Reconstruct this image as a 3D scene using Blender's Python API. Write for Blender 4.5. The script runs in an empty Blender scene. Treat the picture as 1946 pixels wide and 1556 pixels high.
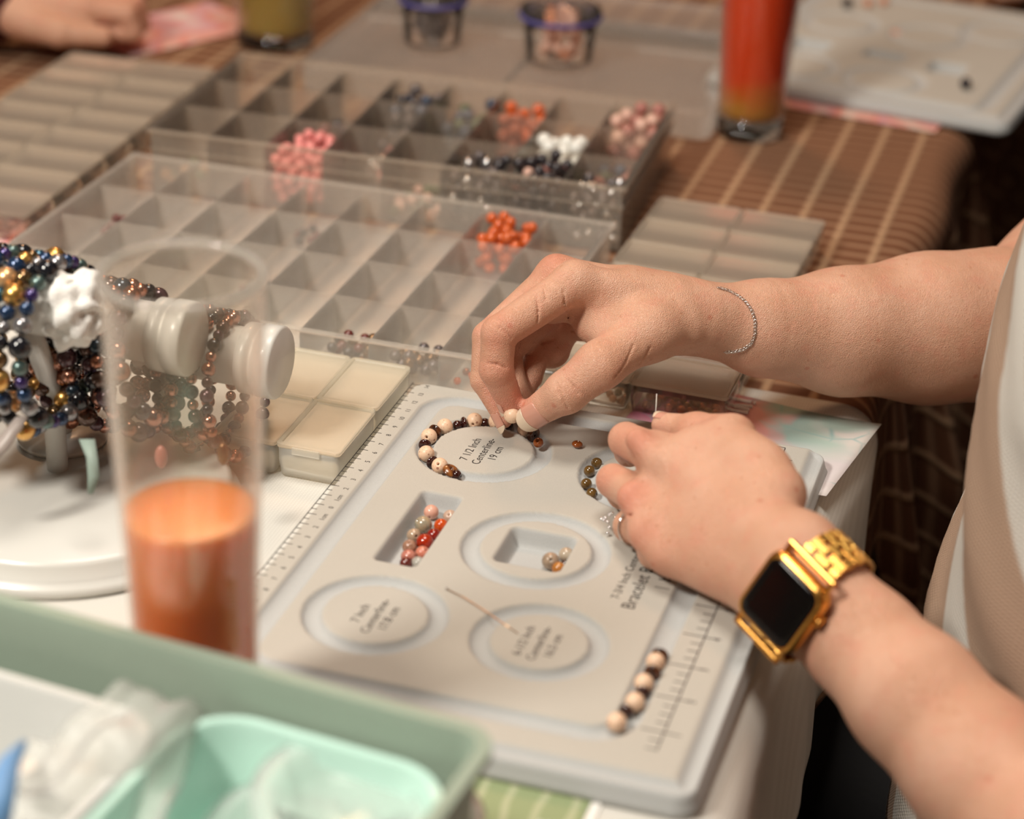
import bpy, bmesh, math, random
import numpy as np
from mathutils import Vector, Matrix
random.seed(7); rng = np.random.default_rng(7)
S = 0.01                                   # everything below is laid out in centimetres
C = bpy.context.scene.collection
# ------------------------------------------------------------------ camera, world, lights, exposure
YAW, TH, RO, F = math.radians(16.2076), math.radians(26.918), math.radians(2.2085), 4095.0
CAM = np.array([34.32, -84.80, 52.93])
_r = np.array([math.cos(YAW), math.sin(YAW), 0.0])
_fw = np.array([-math.sin(YAW), math.cos(YAW), 0.0])
_z = np.array([0, 0, 1.0])
FWD = _fw*math.cos(TH) - _z*math.sin(TH)
UP0 = _fw*math.sin(TH) + _z*math.cos(TH)
RIGHT = _r*math.cos(RO) + UP0*math.sin(RO)*1.0
UP = UP0*math.cos(RO) - _r*math.sin(RO)
def D(px, py, d):
    """point of the scene at depth d (cm) along the lens axis on the sight line of a photo pixel"""
    return CAM + d*(FWD + RIGHT*((px-973)/F) - UP*((py-778)/F))
def A(px, py, z=1.2):
    r = FWD + RIGHT*((px-973)/F) - UP*((py-778)/F)
    return CAM + r*((z-CAM[2])/r[2])
def cv(x, y, d):
    """direction given as (right, down, away) seen from the photographer"""
    return RIGHT*x - UP*y + FWD*d
cam = bpy.data.cameras.new('camera'); co = bpy.data.objects.new('camera', cam); C.objects.link(co)
M = Matrix((tuple(RIGHT), tuple(UP), tuple(-FWD))).transposed().to_4x4()
M.translation = Vector(CAM*S); co.matrix_world = M
cam.sensor_width = 36; cam.lens = F/1946*36; cam.clip_start = 0.02; cam.clip_end = 30
cam.dof.use_dof = True; cam.dof.focus_distance = 1.10; cam.dof.aperture_fstop = 4.6
bpy.context.scene.camera = co
w = bpy.data.worlds.new('room'); bpy.context.scene.world = w; w.use_nodes = True
w.node_tree.nodes['Background'].inputs[0].default_value = (1.0, 0.78, 0.60, 1)
w.node_tree.nodes['Background'].inputs[1].default_value = 0.07
def area(name, loc, target, size, power, col):
    l = bpy.data.lights.new(name, 'AREA'); l.shape = 'DISK'; l.size = size*S; l.energy = power; l.color = col
    o = bpy.data.objects.new(name, l); C.objects.link(o); o.location = Vector(loc)*S
    o.rotation_euler = (Vector(target)-Vector(loc)).to_track_quat('-Z', 'Y').to_euler(); return o
area('lamp_over_the_left_shoulder', (-44, -74, 106), (6, 0, 0), 24, 16.5, (1.0, 0.93, 0.83))
area('ceiling_lamp', (0, 4, 160), (8, 6, 0), 60, 14.5, (1.0, 0.92, 0.82))
area('ceiling_lamp_far', (-60, 150, 170), (0, 70, 0), 40, 11.0, (1.0, 0.54, 0.28))
vs = bpy.context.scene.view_settings
vs.view_transform = 'Standard'; vs.look = 'None'; vs.gamma = 1.0; vs.exposure = 0.0; vs.use_curve_mapping = False
cy = bpy.context.scene.cycles
cy.max_bounces = 10; cy.transparent_max_bounces = 24
# ------------------------------------------------------------------ materials
class N:
    def __init__(s, name):
        s.m = bpy.data.materials.new(name); s.m.use_nodes = True; s.t = s.m.node_tree; s.b = s.t.nodes['Principled BSDF']
        s.out = s.t.nodes['Material Output']
    def n(s, typ, **kw):
        x = s.t.nodes.new(typ)
        for k, v in kw.items():
            if k.startswith('_'): setattr(x, k[1:], v)
            else:
                k = int(k[1:]) if k[0] == 'i' and k[1:].isdigit() else k.replace('__', ' ')
                if hasattr(v, 'is_output') or isinstance(v, bpy.types.NodeSocket): s.t.links.new(v, x.inputs[k])
                else: x.inputs[k].default_value = v
        return x
    def l(s, a, b): s.t.links.new(a, b)
    def co(s, scale=None):
        tc = s.n('ShaderNodeTexCoord'); return tc.outputs['Object']
    def noise(s, scale, detail=3, rough=.5, vec=None):
        return s.n('ShaderNodeTexNoise', Vector=vec or s.co(), Scale=scale, Detail=detail, Roughness=rough).outputs['Fac']
    def ramp(s, fac, stops, mode='LINEAR'):
        r = s.n('ShaderNodeValToRGB', Fac=fac); cr = r.color_ramp; cr.interpolation = mode
        while len(cr.elements) > 1: cr.elements.remove(cr.elements[-1])
        cr.elements[0].position = stops[0][0]; cr.elements[0].color = (*stops[0][1], 1)
        for p_, c_ in stops[1:]:
            e = cr.elements.new(p_); e.color = (*c_, 1)
        return r.outputs['Color']
    def mix(s, f, a, b, mode='MIX'):
        x = s.n('ShaderNodeMix', _data_type='RGBA', _blend_type=mode)
        for i, v in ((0, f), (6, a), (7, b)):
            if isinstance(v, bpy.types.NodeSocket): s.l(v, x.inputs[i])
            elif isinstance(v, (int, float)): x.inputs[i].default_value = v
            else: x.inputs[i].default_value = (*v, 1)
        return x.outputs[2]
    def math(s, op, a, b=0.0, c=0.0):
        x = s.n('ShaderNodeMath', _operation=op)
        for i, v in enumerate((a, b, c)):
            if isinstance(v, bpy.types.NodeSocket): s.l(v, x.inputs[i])
            else: x.inputs[i].default_value = v
        return x.outputs[0]
    def col(s, c):
        if isinstance(c, bpy.types.NodeSocket): s.l(c, s.b.inputs['Base Color'])
        else: s.b.inputs['Base Color'].default_value = (*c, 1)
    def set(s, **kw):
        for k, v in kw.items():
            k = k.replace('__', ' ')
            if isinstance(v, bpy.types.NodeSocket): s.l(v, s.b.inputs[k])
            else: s.b.inputs[k].default_value = v
        return s
    def bump(s, h, strength=.3, dist=.001):
        b = s.n('ShaderNodeBump', Height=h, Strength=strength, Distance=dist); s.l(b.outputs[0], s.b.inputs['Normal'])
MATS = {}
def simple(name, col, rough=.5, metal=0, spec=.5, trans=0, var=0, vscale=200, bump=0, alpha=1, coat=0, sss=0, emit=None):
    if name in MATS: return MATS[name]
    n = N(name)
    if var:
        f = n.noise(vscale, 4)
        n.col(n.mix(f, tuple(c*(1-var) for c in col), tuple(min(1, c*(1+var)) for c in col)))
    else: n.col(col)
    n.set(Roughness=rough, Metallic=metal, Alpha=alpha)
    n.b.inputs['Specular IOR Level'].default_value = spec
    n.b.inputs['Transmission Weight'].default_value = trans
    n.b.inputs['Coat Weight'].default_value = coat
    if sss:
        n.b.inputs['Subsurface Weight'].default_value = sss; n.b.inputs['Subsurface Radius'].default_value = (.006, .003, .002)
        n.b.inputs['Subsurface Scale'].default_value = 1.0
    if bump: n.bump(n.noise(vscale, 4), bump, .0006)
    MATS[name] = n.m; return n.m
def clear(name, col=(.9, .88, .85), body=.45, rough=.25, tint=(.97, .96, .94), ior=1.18):
    """thin milky or clear plastic: part of the light passes straight through, the rest scatters, gloss on top"""
    if name in MATS: return MATS[name]
    n = N(name)
    d = n.n('ShaderNodeBsdfDiffuse', Color=(*col, 1)); tl = n.n('ShaderNodeBsdfTranslucent', Color=(*col, 1))
    dm = n.n('ShaderNodeMixShader', i0=.62); n.l(d.outputs[0], dm.inputs[1]); n.l(tl.outputs[0], dm.inputs[2])
    t = n.n('ShaderNodeBsdfTransparent', Color=(*tint, 1))
    m1 = n.n('ShaderNodeMixShader', i0=body); n.l(t.outputs[0], m1.inputs[1]); n.l(dm.outputs[0], m1.inputs[2])
    g = n.n('ShaderNodeBsdfGlossy', Color=(1, 1, 1, 1), Roughness=rough)
    lw = n.n('ShaderNodeFresnel', IOR=ior)
    m2 = n.n('ShaderNodeMixShader', i0=lw.outputs[0]); n.l(m1.outputs[0], m2.inputs[1]); n.l(g.outputs[0], m2.inputs[2])
    n.l(m2.outputs[0], n.out.inputs[0]); MATS[name] = n.m; return n.m
# ------------------------------------------------------------------ object helpers
def link(name, me, mat=None, parent=None, smooth=True, loc=None, rot=None):
    o = bpy.data.objects.new(name, me); C.objects.link(o)
    if mat is not None and not me.materials: me.materials.append(mat)
    if smooth and len(me.polygons): me.polygons.foreach_set('use_smooth', [True]*len(me.polygons))
    if parent is not None: o.parent = parent
    if loc is not None: o.location = Vector(loc)*S
    if rot is not None: o.rotation_euler = rot
    return o
def tag(o, label=None, cat=None, group=None, kind=None):
    if label: o['label'] = label
    if cat: o['category'] = cat
    if group: o['group'] = group
    if kind: o['kind'] = kind
    return o
def empty(name, loc, label, cat, group=None, rotz=0):
    o = bpy.data.objects.new(name, None); C.objects.link(o); o.location = Vector(loc)*S; o.rotation_euler = (0, 0, rotz)
    o.empty_display_size = .01
    return tag(o, label, cat, group)
def me_from(name, verts, faces, mat=None):
    me = bpy.data.meshes.new(name); v = np.asarray(verts, float)*S
    me.from_pydata(v.tolist(), [], [tuple(map(int, f)) for f in faces]); me.update()
    if mat: me.materials.append(mat)
    return me
class MB:
    """gathers shapes (in cm) and links them as one mesh"""
    def __init__(s): s.v = []; s.f = []
    def add(s, v, f):
        b = len(s.v); s.v += [tuple(x) for x in v]; s.f += [tuple(b+i for i in q) for q in f]; return s
    def box(s, x0, x1, y0, y1, z0, z1, M_=None):
        v = [(x, y, z) for z in (z0, z1) for y in (y0, y1) for x in (x0, x1)]
        if M_ is not None: v = [tuple(M_ @ Vector(p)) for p in v]
        return s.add(v, [(0, 2, 3, 1), (4, 5, 7, 6), (0, 1, 5, 4), (2, 6, 7, 3), (0, 4, 6, 2), (1, 3, 7, 5)])
    def lathe(s, prof, n=32, M_=None, closed=False):
        v = []; f = []
        for r, z in prof:
            for i in range(n):
                a = 2*math.pi*i/n; v.append((r*math.cos(a), r*math.sin(a), z))
        m = len(prof); rng_ = range(m) if closed else range(m-1)
        for j in rng_:
            for i in range(n):
                k = (i+1) % n; j2 = (j+1) % m
                f.append((j*n+i, j*n+k, j2*n+k, j2*n+i))
        if not closed:
            if prof[0][0] > 1e-4: f.append(tuple(range(n))[::-1])
            if prof[-1][0] > 1e-4: f.append(tuple((m-1)*n+i for i in range(n)))
        if M_ is not None: v = [tuple(M_ @ Vector(p)) for p in v]
        return s.add(v, f)
    def tube(s, pts, r, n=8, closed=False):
        pts = [np.array(p, float) for p in pts]; m = len(pts); v = []; f = []
        rr = r if hasattr(r, '__len__') else [r]*m
        prev = None
        for i, p_ in enumerate(pts):
            t = (pts[(i+1) % m]-pts[i-1]) if closed else (pts[min(i+1, m-1)]-pts[max(i-1, 0)])
            t = t/np.linalg.norm(t)
            if prev is None:
                a = np.array([0, 0, 1.]) if abs(t[2]) < .9 else np.array([1., 0, 0]); u = np.cross(t, a)
            else: u = prev-t*(prev@t)
            u /= np.linalg.norm(u); prev = u; w_ = np.cross(t, u)
            for k in range(n):
                a = 2*math.pi*k/n; v.append(p_+rr[i]*(math.cos(a)*u+math.sin(a)*w_))
        for i in range(m if closed else m-1):
            for k in range(n):
                a, b = i*n+k, i*n+(k+1) % n; i2 = (i+1) % m
                f.append((a, b, i2*n+(k+1) % n, i2*n+k))
        if not closed: f.append(tuple(range(n))[::-1]); f.append(tuple((m-1)*n+k for k in range(n)))
        return s.add(v, f)
    def rring(s, x0, x1, y0, y1, r, zs, n=6):
        """stack of rounded rectangles: zs = [(inset, z), ...], outside then inside"""
        v = []; f = []
        for ins, z in zs:
            rr = max(r-ins, .02)
            for cx, cy_, a0 in ((x1-ins-rr, y1-ins-rr, 0), (x0+ins+rr, y1-ins-rr, 90), (x0+ins+rr, y0+ins+rr, 180), (x1-ins-rr, y0+ins+rr, 270)):
                for i in range(n+1):
                    a = math.radians(a0+90*i/n); v.append((cx+rr*math.cos(a), cy_+rr*math.sin(a), z))
        m = 4*(n+1)
        for j in range(len(zs)-1):
            for i in range(m): f.append((j*m+i, j*m+(i+1) % m, (j+1)*m+(i+1) % m, (j+1)*m+i))
        f.append(tuple(range(m))[::-1]); f.append(tuple((len(zs)-1)*m+i for i in range(m)))
        return s.add(v, f)
    def mesh(s, name, mat=None): return me_from(name, s.v, s.f, mat)
    def build(s, name, mat, parent=None, smooth=False, bevel=0, loc=None, rot=None):
        o = link(name, s.mesh(name, mat), None, parent, smooth, loc, rot)
        if bevel:
            b = o.modifiers.new('b', 'BEVEL'); b.width = bevel*S; b.segments = 2; b.limit_method = 'ANGLE'
        return o
def smooth_angle(o, ang=40):
    me = o.data; me.polygons.foreach_set('use_smooth', [True]*len(me.polygons))
    try: me.set_sharp_from_angle(angle=math.radians(ang))
    except Exception: pass
    return o
def frame(x, y, z, o):
    m = Matrix((tuple(x), tuple(y), tuple(z))).transposed().to_4x4(); m.translation = Vector(o); return m
def unit(v): v = np.asarray(v, float); return v/np.linalg.norm(v)
def sphere_me(name, r, mat, seg=24, squash=1.0, hole=.12):
    """bead: sphere or rondelle with a drilled hole along its z axis"""
    prof = []; a0 = math.asin(min(.9, hole/r)) if hole else 0
    for i in range(13):
        a = a0+(math.pi-2*a0)*i/12; prof.append((r*math.sin(a), -r*squash*math.cos(a)))
    m = MB()
    if hole:
        prof = [(hole*.85, 0)]+prof+[(hole*.85, 0)]
        m.lathe(prof, seg, closed=True)
    else: m.lathe(prof, seg)
    me = m.mesh(name, mat); me.polygons.foreach_set('use_smooth', [True]*len(me.polygons)); return me
def text(name, body, size, x, y, z, mat, parent, rz=math.pi/2, align='CENTER', ex=.004, M_=None, sx=1.0):
    cu = bpy.data.curves.new(name, 'FONT'); cu.body = body; cu.size = size*S; cu.align_x = align; cu.align_y = 'CENTER'
    cu.extrude = ex*S; cu.resolution_u = 3
    t = bpy.data.objects.new(name+'_src', cu); C.objects.link(t)
    dg = bpy.context.evaluated_depsgraph_get(); me = bpy.data.meshes.new_from_object(t.evaluated_get(dg))
    bpy.data.objects.remove(t); me.materials.clear()
    o = link(name, me, mat, parent, False, (x, y, z), (0, 0, rz)); o.scale = (sx, 1, 1); return o
# ------------------------------------------------------------------ floor and table with its two cloths
n = N('carpet'); f_ = n.noise(60, 6)
wv = n.n('ShaderNodeTexWave', Vector=n.co(), Scale=5.0, Distortion=.6)
n.col(n.mix(wv.outputs['Fac'], (.006, .005, .005), (.014, .010, .008))); n.set(Roughness=.95); n.bump(f_, .4, .004)
fl = MB().box(-260, 200, -260, 400, -74, -73).build('floor', n.m); tag(fl, kind='structure')
WALL = simple('light_block_wall_dark', (.03, .018, .012), .8, var=.15, vscale=30)  # unseen dark walls added to keep ambient light off the hanging cloth
tag(MB().box(170, 176, -260, 400, -73, 190).build('light_block_wall_right', WALL), kind='structure')
tag(MB().box(-260, 170, 394, 400, -73, 190).build('light_block_wall_back', WALL), kind='structure')
EDGE = 23.9
# woven brown check: pale warp bands every 3.4 cm, close ribs across
n = N('brown_check_cloth'); c = n.co(); sp = n.n('ShaderNodeSeparateXYZ', Vector=c)
X_ = n.math('ADD', sp.outputs[0], sp.outputs[2]); Y_ = sp.outputs[1]
def stripe(v, period, width, soft=.08, off=0.):
    a = n.math('FRACT', n.math('ADD', n.math('DIVIDE', v, period*S), off)); a = n.math('ABSOLUTE', n.math('SUBTRACT', a, .5))
    return n.n('ShaderNodeMapRange', Value=a, From__Min=width/2-soft, From__Max=width/2+soft, To__Min=1.0, To__Max=0.0).outputs[0]
s1 = stripe(X_, 2.75, .17, .05, .12); s2 = stripe(Y_, 1.56, .34, .10)
base = n.mix(n.noise(25, 3), (.165, .062, .024), (.125, .045, .018))
m1 = n.mix(n.math('MULTIPLY', s2, .85), base, (.33, .185, .105)); m2 = n.mix(n.math('MULTIPLY', s1, .95), m1, (.42, .26, .15))
n.col(m2); n.set(Roughness=.8); n.bump(n.math('ADD', s1, s2), .6, .0015)
BROWN = n.m
n = N('white_cloth'); c = n.co()
wa = n.n('ShaderNodeTexWave', _bands_direction='X', Vector=c, Scale=190.0, Distortion=.5).outputs['Fac']
wb = n.n('ShaderNodeTexWave', _bands_direction='Y', Vector=c, Scale=190.0, Distortion=.5).outputs['Fac']
wx = n.math('MULTIPLY', wa, wb)
n.col(n.mix(wx, (.62, .60, .55), (.73, .71, .66))); n.set(Roughness=.85, Sheen__Weight=.2); n.bump(wx, .2, .0004)
WHITE = n.m
tb = MB().box(-95, EDGE-1.2, -75, 118, -3.6, -1.0).build('table', simple('dark_wood', (.06, .03, .015), .5, var=.2), bevel=.3)
tag(tb, 'long table with dark wooden top hidden under brown check cloth', 'table')
leg = MB().box(0, 5, 0, 5, -73, -3.6)
for lx, ly in ((-90, -70), (EDGE-8, -70), (-90, 108), (EDGE-8, 108)):
    link('leg', leg.mesh('leg', MATS['dark_wood']), None, tb, False, (lx, ly, 0))
def cloth(name, x0, x1, y0, y1, zt, drop, mat, th, folds=1.6, seed=1, wav=.35):
    """lies on the table top, turns over the right edge and hangs in folds"""
    xs = list(np.linspace(x0, x1-2.2, 60)); prof = [(x, zt) for x in xs]
    R_ = 2.2
    for a in np.linspace(0, math.pi/2, 9)[1:]: prof.append((x1-R_+R_*math.sin(a), zt-R_+R_*math.cos(a)))
    for d_ in np.linspace(.8, drop, 24): prof.append((x1, zt-R_-d_))
    ny = int((y1-y0)/.8); v = []; f = []
    ys = np.linspace(y0, y1, ny+1)
    for y in ys:
        for x, z in prof:
            dr = drop if drop < 20 else drop-26*min(1, max(0, (y+46)/8))*min(1, max(0, (37-y)/7))
            if z < zt-R_-.01: z = zt-R_-(zt-R_-z)*dr/drop
            hang = max(0, zt-R_-z)
            a = min(1, hang/14.)
            fs = .22 if dr < 12 else .22+.78*min(1, (dr-12)/14)
            dx = fs*(a*folds*(math.sin(y*.42+seed)+.5*math.sin(y*.93+2*seed))+a*1.6)
            cr = 0
            if z >= zt-.01: cr = .05*math.sin(x*.35+y*.11+seed)*math.sin(y*.19-x*.07)*wav
            e = max(0, 1-hang/14.)*min(1, max(0, (x-x1+6)/6))*.25*math.sin(y*.35+seed)
            v.append((x+dx+e, y, z+cr))
    m = len(prof)
    for j in range(ny):
        for i in range(m-1): f.append((j*m+i, j*m+i+1, (j+1)*m+i+1, (j+1)*m+i))
    o = link(name, me_from(name, v, f, mat), None)
    s_ = o.modifiers.new('s', 'SOLIDIFY'); s_.thickness = th*S; s_.offset = -1
    return o
bc = cloth('tablecloth', -97, EDGE, -77, 120, -.12, 36, BROWN, .1, 1.9, 1.0)
tag(bc, 'brown woven check tablecloth with pale grid lines under the whole table setting', 'tablecloth')
wc = cloth('tablecloth', -60, EDGE+.25, -52, 22.6, -.0, 9, WHITE, .08, 1.9, 1.0)
tag(wc, 'white finely woven cloth under the grey bead board, hanging over the edge', 'tablecloth')
# ------------------------------------------------------------------ bead board
def rrect(X, Y, x0, x1, y0, y1, r):
    cx, cy_ = (x0+x1)/2, (y0+y1)/2
    qx = np.abs(X-cx)-((x1-x0)/2-r); qy = np.abs(Y-cy_)-((y1-y0)/2-r)
    return np.hypot(np.maximum(qx, 0), np.maximum(qy, 0))+np.minimum(np.maximum(qx, qy), 0)-r
def sst(a, b, x):
    t = np.clip((x-a)/(b-a), 0, 1); return t*t*(3-2*t)
GR = [((6.12, -8.31), 2.83), ((13.63, -7.92), 2.63), ((5.86, 8.25), 3.03), ((11.22, -.41), 3.10), ((14.75, 8.35), 3.3)]
BX0, BX1, BY0, BY1 = -.2, 22.75, -16.75, 14.62
def board_h(X, Y):
    H = np.full(X.shape, 1.2)
    g = np.zeros(X.shape)
    def groove(d, w_, dep):
        return dep*np.sqrt(np.clip(1-(d/w_)**2, 0, 1))
    for (cx, cy_), R_ in GR:
        d = np.abs(np.hypot(X-cx, Y-cy_)-R_); g = np.maximum(g, groove(d, .47, .36))
    d = np.abs(rrect(X, Y, 1.72, 18.75, -13.75, 13.0, 1.6)); g = np.maximum(g, groove(d, .55, .34))
    for q in ((4.3, 6.52, -3.98, 3.15, .35), (9.5, 12.9, -2.12, 1.38, .45)):
        d = rrect(X, Y, *q); g = np.maximum(g, .92*(1-sst(-.42, 0.02, d)))
    H = H-g
    # the plastic rim steps down outside the flocked face
    d = -rrect(X, Y, BX0, BX1, BY0, BY1, 1.1)
    H = np.minimum(H, .35+.85*sst(0, .35, d))
    dr = np.minimum(np.minimum(BX1-X, Y-BY0), 9)
    H = H-.30*(1-sst(.75, 1.25, dr))*sst(0.2, .5, d)
    return H
def heightfield(name, hf, x0, x1, y0, y1, st, mat, zb=.06, rad=1.1):
    nx, ny = int(round((x1-x0)/st))+1, int(round((y1-y0)/st))+1
    xs, ys = np.linspace(x0, x1, nx), np.linspace(y0, y1, ny); X, Y = np.meshgrid(xs, ys)
    # pull the outer ring of the grid onto rounded corners
    cx, cy_ = (x0+x1)/2, (y0+y1)/2; hx, hy = (x1-x0)/2, (y1-y0)/2
    qx, qy = np.abs(X-cx)-(hx-rad), np.abs(Y-cy_)-(hy-rad)
    msk = (qx > 0) & (qy > 0); L_ = np.hypot(qx, qy)+1e-9; mx = np.maximum(qx, qy)
    k = np.where(msk, mx/L_, 1.0)
    X = np.where(msk, cx+np.sign(X-cx)*(hx-rad+qx*k), X); Y = np.where(msk, cy_+np.sign(Y-cy_)*(hy-rad+qy*k), Y)
    Z = hf(X, Y)
    v = np.stack([X, Y, Z], -1).reshape(-1, 3)
    idx = np.arange(nx*ny).reshape(ny, nx)
    f = np.stack([idx[:-1, :-1], idx[:-1, 1:], idx[1:, 1:], idx[1:, :-1]], -1).reshape(-1, 4)
    ring = np.concatenate([idx[0, :-1], idx[:-1, -1], idx[-1, :0:-1], idx[:0:-1, 0]])
    b0 = len(v); vb = v[ring].copy(); vb[:, 2] = zb; v = np.concatenate([v, vb]); m = len(ring)
    i = np.arange(m); j = (i+1) % m
    sk = np.stack([ring[i], b0+i, b0+j, ring[j]], -1)
    me = bpy.data.meshes.new(name)
    allf = [tuple(q) for q in f.tolist()]+[tuple(q) for q in sk.tolist()]+[tuple(range(b0, b0+m))[::-1]]
    me.from_pydata((v*S).tolist(), [], allf); me.update(); me.materials.append(mat)
    me.polygons.foreach_set('use_smooth', [True]*len(me.polygons)); return me
n = N('grey_flock'); c = n.co(); sp = n.n('ShaderNodeSeparateXYZ', Vector=c)
hz = n.n('ShaderNodeMapRange', Value=sp.outputs[2], From__Min=.0106, From__Max=.0119).outputs[0]
fine = n.noise(2600, 2); broad = n.noise(22, 3)
face = n.mix(broad, (.485, .46, .405), (.53, .50, .445)); low = (.475, .485, .478)
cc = n.mix(hz, low, face); cc = n.mix(n.n('ShaderNodeMapRange', Value=fine, From__Min=.35, From__Max=.65).outputs[0], n.mix(.88, (.1, .1, .1), cc), cc)
n.col(cc); n.set(Roughness=.95, Sheen__Weight=.15); n.bump(fine, .25, .0004)
FLOCK = n.m
bd = link('bead_board', heightfield('bead_board', board_h, BX0, BX1, BY0, BY1, .085, FLOCK), None)
tag(bd, 'grey flocked bead design board with ring channels and wells under the working hands', 'board')
INK = simple('black_ink', (.015, .012, .012), .7)
INKF = simple('faded_ink', (.05, .035, .035), .8)
zt = 1.203
mk = MB()
mk.box(-.10, -.06, -15.2, 14.2, zt-.01, zt+.004)
for i in range(-28, 29):
    y = i/2; L_ = .62 if i % 2 == 0 else .38
    mk.box(-.08, -.08+L_*.75, y-.022, y+.022, zt-.01, zt+.004)
mk.build('centimetre_scale', INK, bd)
for i in list(range(-14, 15)):
    s_ = '0' if i == 0 else ('1cm' if abs(i) == 1 else str(abs(i)))
    text('scale_number', s_, .38, .80, i-.12 if i < 8 else i-.05, zt, INK, bd, math.pi/2+.0)
mk = MB(); mk.box(20.38, 20.44, -14.05, 13.9, zt-.01, zt+.004)
for i in range(0, 45):
    y = -13.99+i*.635; L_ = 1.0 if (i-2) % 4 == 0 else .5
    mk.box(20.41-L_, 20.41, y-.03, y+.03, zt-.01, zt+.004)
    if (i-2) % 4 == 0: mk.box(20.41, 21.0, y-.03, y+.03, zt-.01, zt+.004)
mk.build('inch_scale', INKF, bd)
for k in range(1, 9):
    text('scale_number', str(k), .5, 21.0, -15.26+k*2.54-.0, zt, INKF, bd)
for (tx, ty), a_, b_, sz in (((5.86, 8.0), '7 1/2 Inch', '19 cm', .62), ((6.12, -8.5), '7 Inch', '17.8 cm', .62), ((13.6, -8.1), '6-1/2 Inch', '16.5 cm', .6)):
    mt = INK if sz == .62 else INKF
    text('lettering', a_, sz, tx-.62, ty+.0, zt, mt, bd); text('lettering', 'Centerline-', sz*1.02, tx+.08, ty+.02, zt, mt, bd)
    text('lettering', b_, sz, tx+.72, ty, zt, mt, bd)
text('lettering', '7-3/4 Inch Centerline', .58, 15.85, -3.35, zt, INK, bd, align='LEFT')
text('lettering', 'Bracelet Bead Board', .92, 16.62, -4.0, zt, INK, bd, align='LEFT')
text('lettering', 'beads', .8, 17.62, -1.1, zt, INK, bd, align='LEFT')
mk = MB().box(17.3, 18.0, -1.75, -1.70, zt-.01, zt+.004); mk.build('printed_line', INK, bd)
mk = MB().box(15.7, 20.6, -15.35, -15.27, .895, 1.2+.004); 
# ------------------------------------------------------------------ beads on the board
n = N('speckled_cream_bead'); c = n.co()
v1 = n.n('ShaderNodeTexVoronoi', Vector=c, Scale=330.0); v2 = n.n('ShaderNodeTexVoronoi', Vector=c, Scale=620.0)
r1 = n.ramp(v1.outputs['Distance'], [(0, (1, 1, 1)), (.17, (1, 1, 1)), (.28, (0, 0, 0))])
r2 = n.ramp(v2.outputs['Distance'], [(0, (1, 1, 1)), (.14, (1, 1, 1)), (.28, (0, 0, 0))])
b0 = n.mix(n.noise(260, 4), (.80, .50, .33), (.84, .64, .46))
b1 = n.mix(n.math('MULTIPLY', r2, .45), b0, (.45, .14, .07)); b1 = n.mix(n.math('MULTIPLY', r1, .8), b1, (.24, .07, .04))
n.col(b1); n.set(Roughness=.38); CREAM = n.m
def banded(name, c1, c2, c3, rough=.1, sc=160, dist=6, coat=.5):
    n = N(name); w_ = n.n('ShaderNodeTexWave', Vector=n.co(), Scale=float(sc), Distortion=float(dist), Detail=3.0).outputs['Fac']
    n.col(n.ramp(w_, [(0, c1), (.5, c2), (1, c3)])); n.set(Roughness=rough, Coat__Weight=coat); MATS[name] = n.m; return n.m
TIGER = banded('tiger_eye', (.025, .008, .004), (.05, .015, .006), (.10, .03, .009), .1, 60, 2)
DARK = simple('dark_brown_stone', (.035, .008, .006), .08, coat=.6)
TIGERL = banded('tiger_eye_gold', (.10, .03, .008), (.17, .055, .012), (.28, .10, .025), .2, 70, 2)
AMBER = simple('amber_glass', (.40, .10, .015), .06, trans=.35, coat=.6)
OLIVE = banded('olive_brown_stone', (.10, .052, .012), (.125, .065, .015), (.15, .08, .02), .12, 60, 3)
def bead(name, me, p_, label, group=None, axis=None, cat='bead', rotz=0):
    o = bpy.data.objects.new(name, me); C.objects.link(o); o.location = Vector(p_)*S
    if axis is not None: o.rotation_euler = Vector(axis).to_track_quat('Z', 'Y').to_euler()
    return tag(o, label, cat, group)
cream_me = [sphere_me('cream_bead', .42, CREAM, 28, 1.0, .075) for _ in range(1)]
small_me = sphere_me('brown_bead', .27, DARK, 20, 1.0, .07)
rond_me = sphere_me('brown_disc_bead', .40, TIGER, 22, .42, .08)
rondd_me = sphere_me('brown_disc_bead', .34, DARK, 22, .5, .08)
gold_me = sphere_me('gold_disc_bead', .42, TIGERL, 22, .38, .08)
cx, cy_, R_ = 5.86, 8.25, 3.03
ZB = 1.2-.36
def on_ring(px, py, r, z=None):
    z = ZB+r+.02 if z is None else z
    q = A(px, py, z); a = math.atan2(q[1]-cy_, q[0]-cx)
    return (cx+R_*math.cos(a), cy_+R_*math.sin(a), z), (-math.sin(a), math.cos(a), 0)
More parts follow.
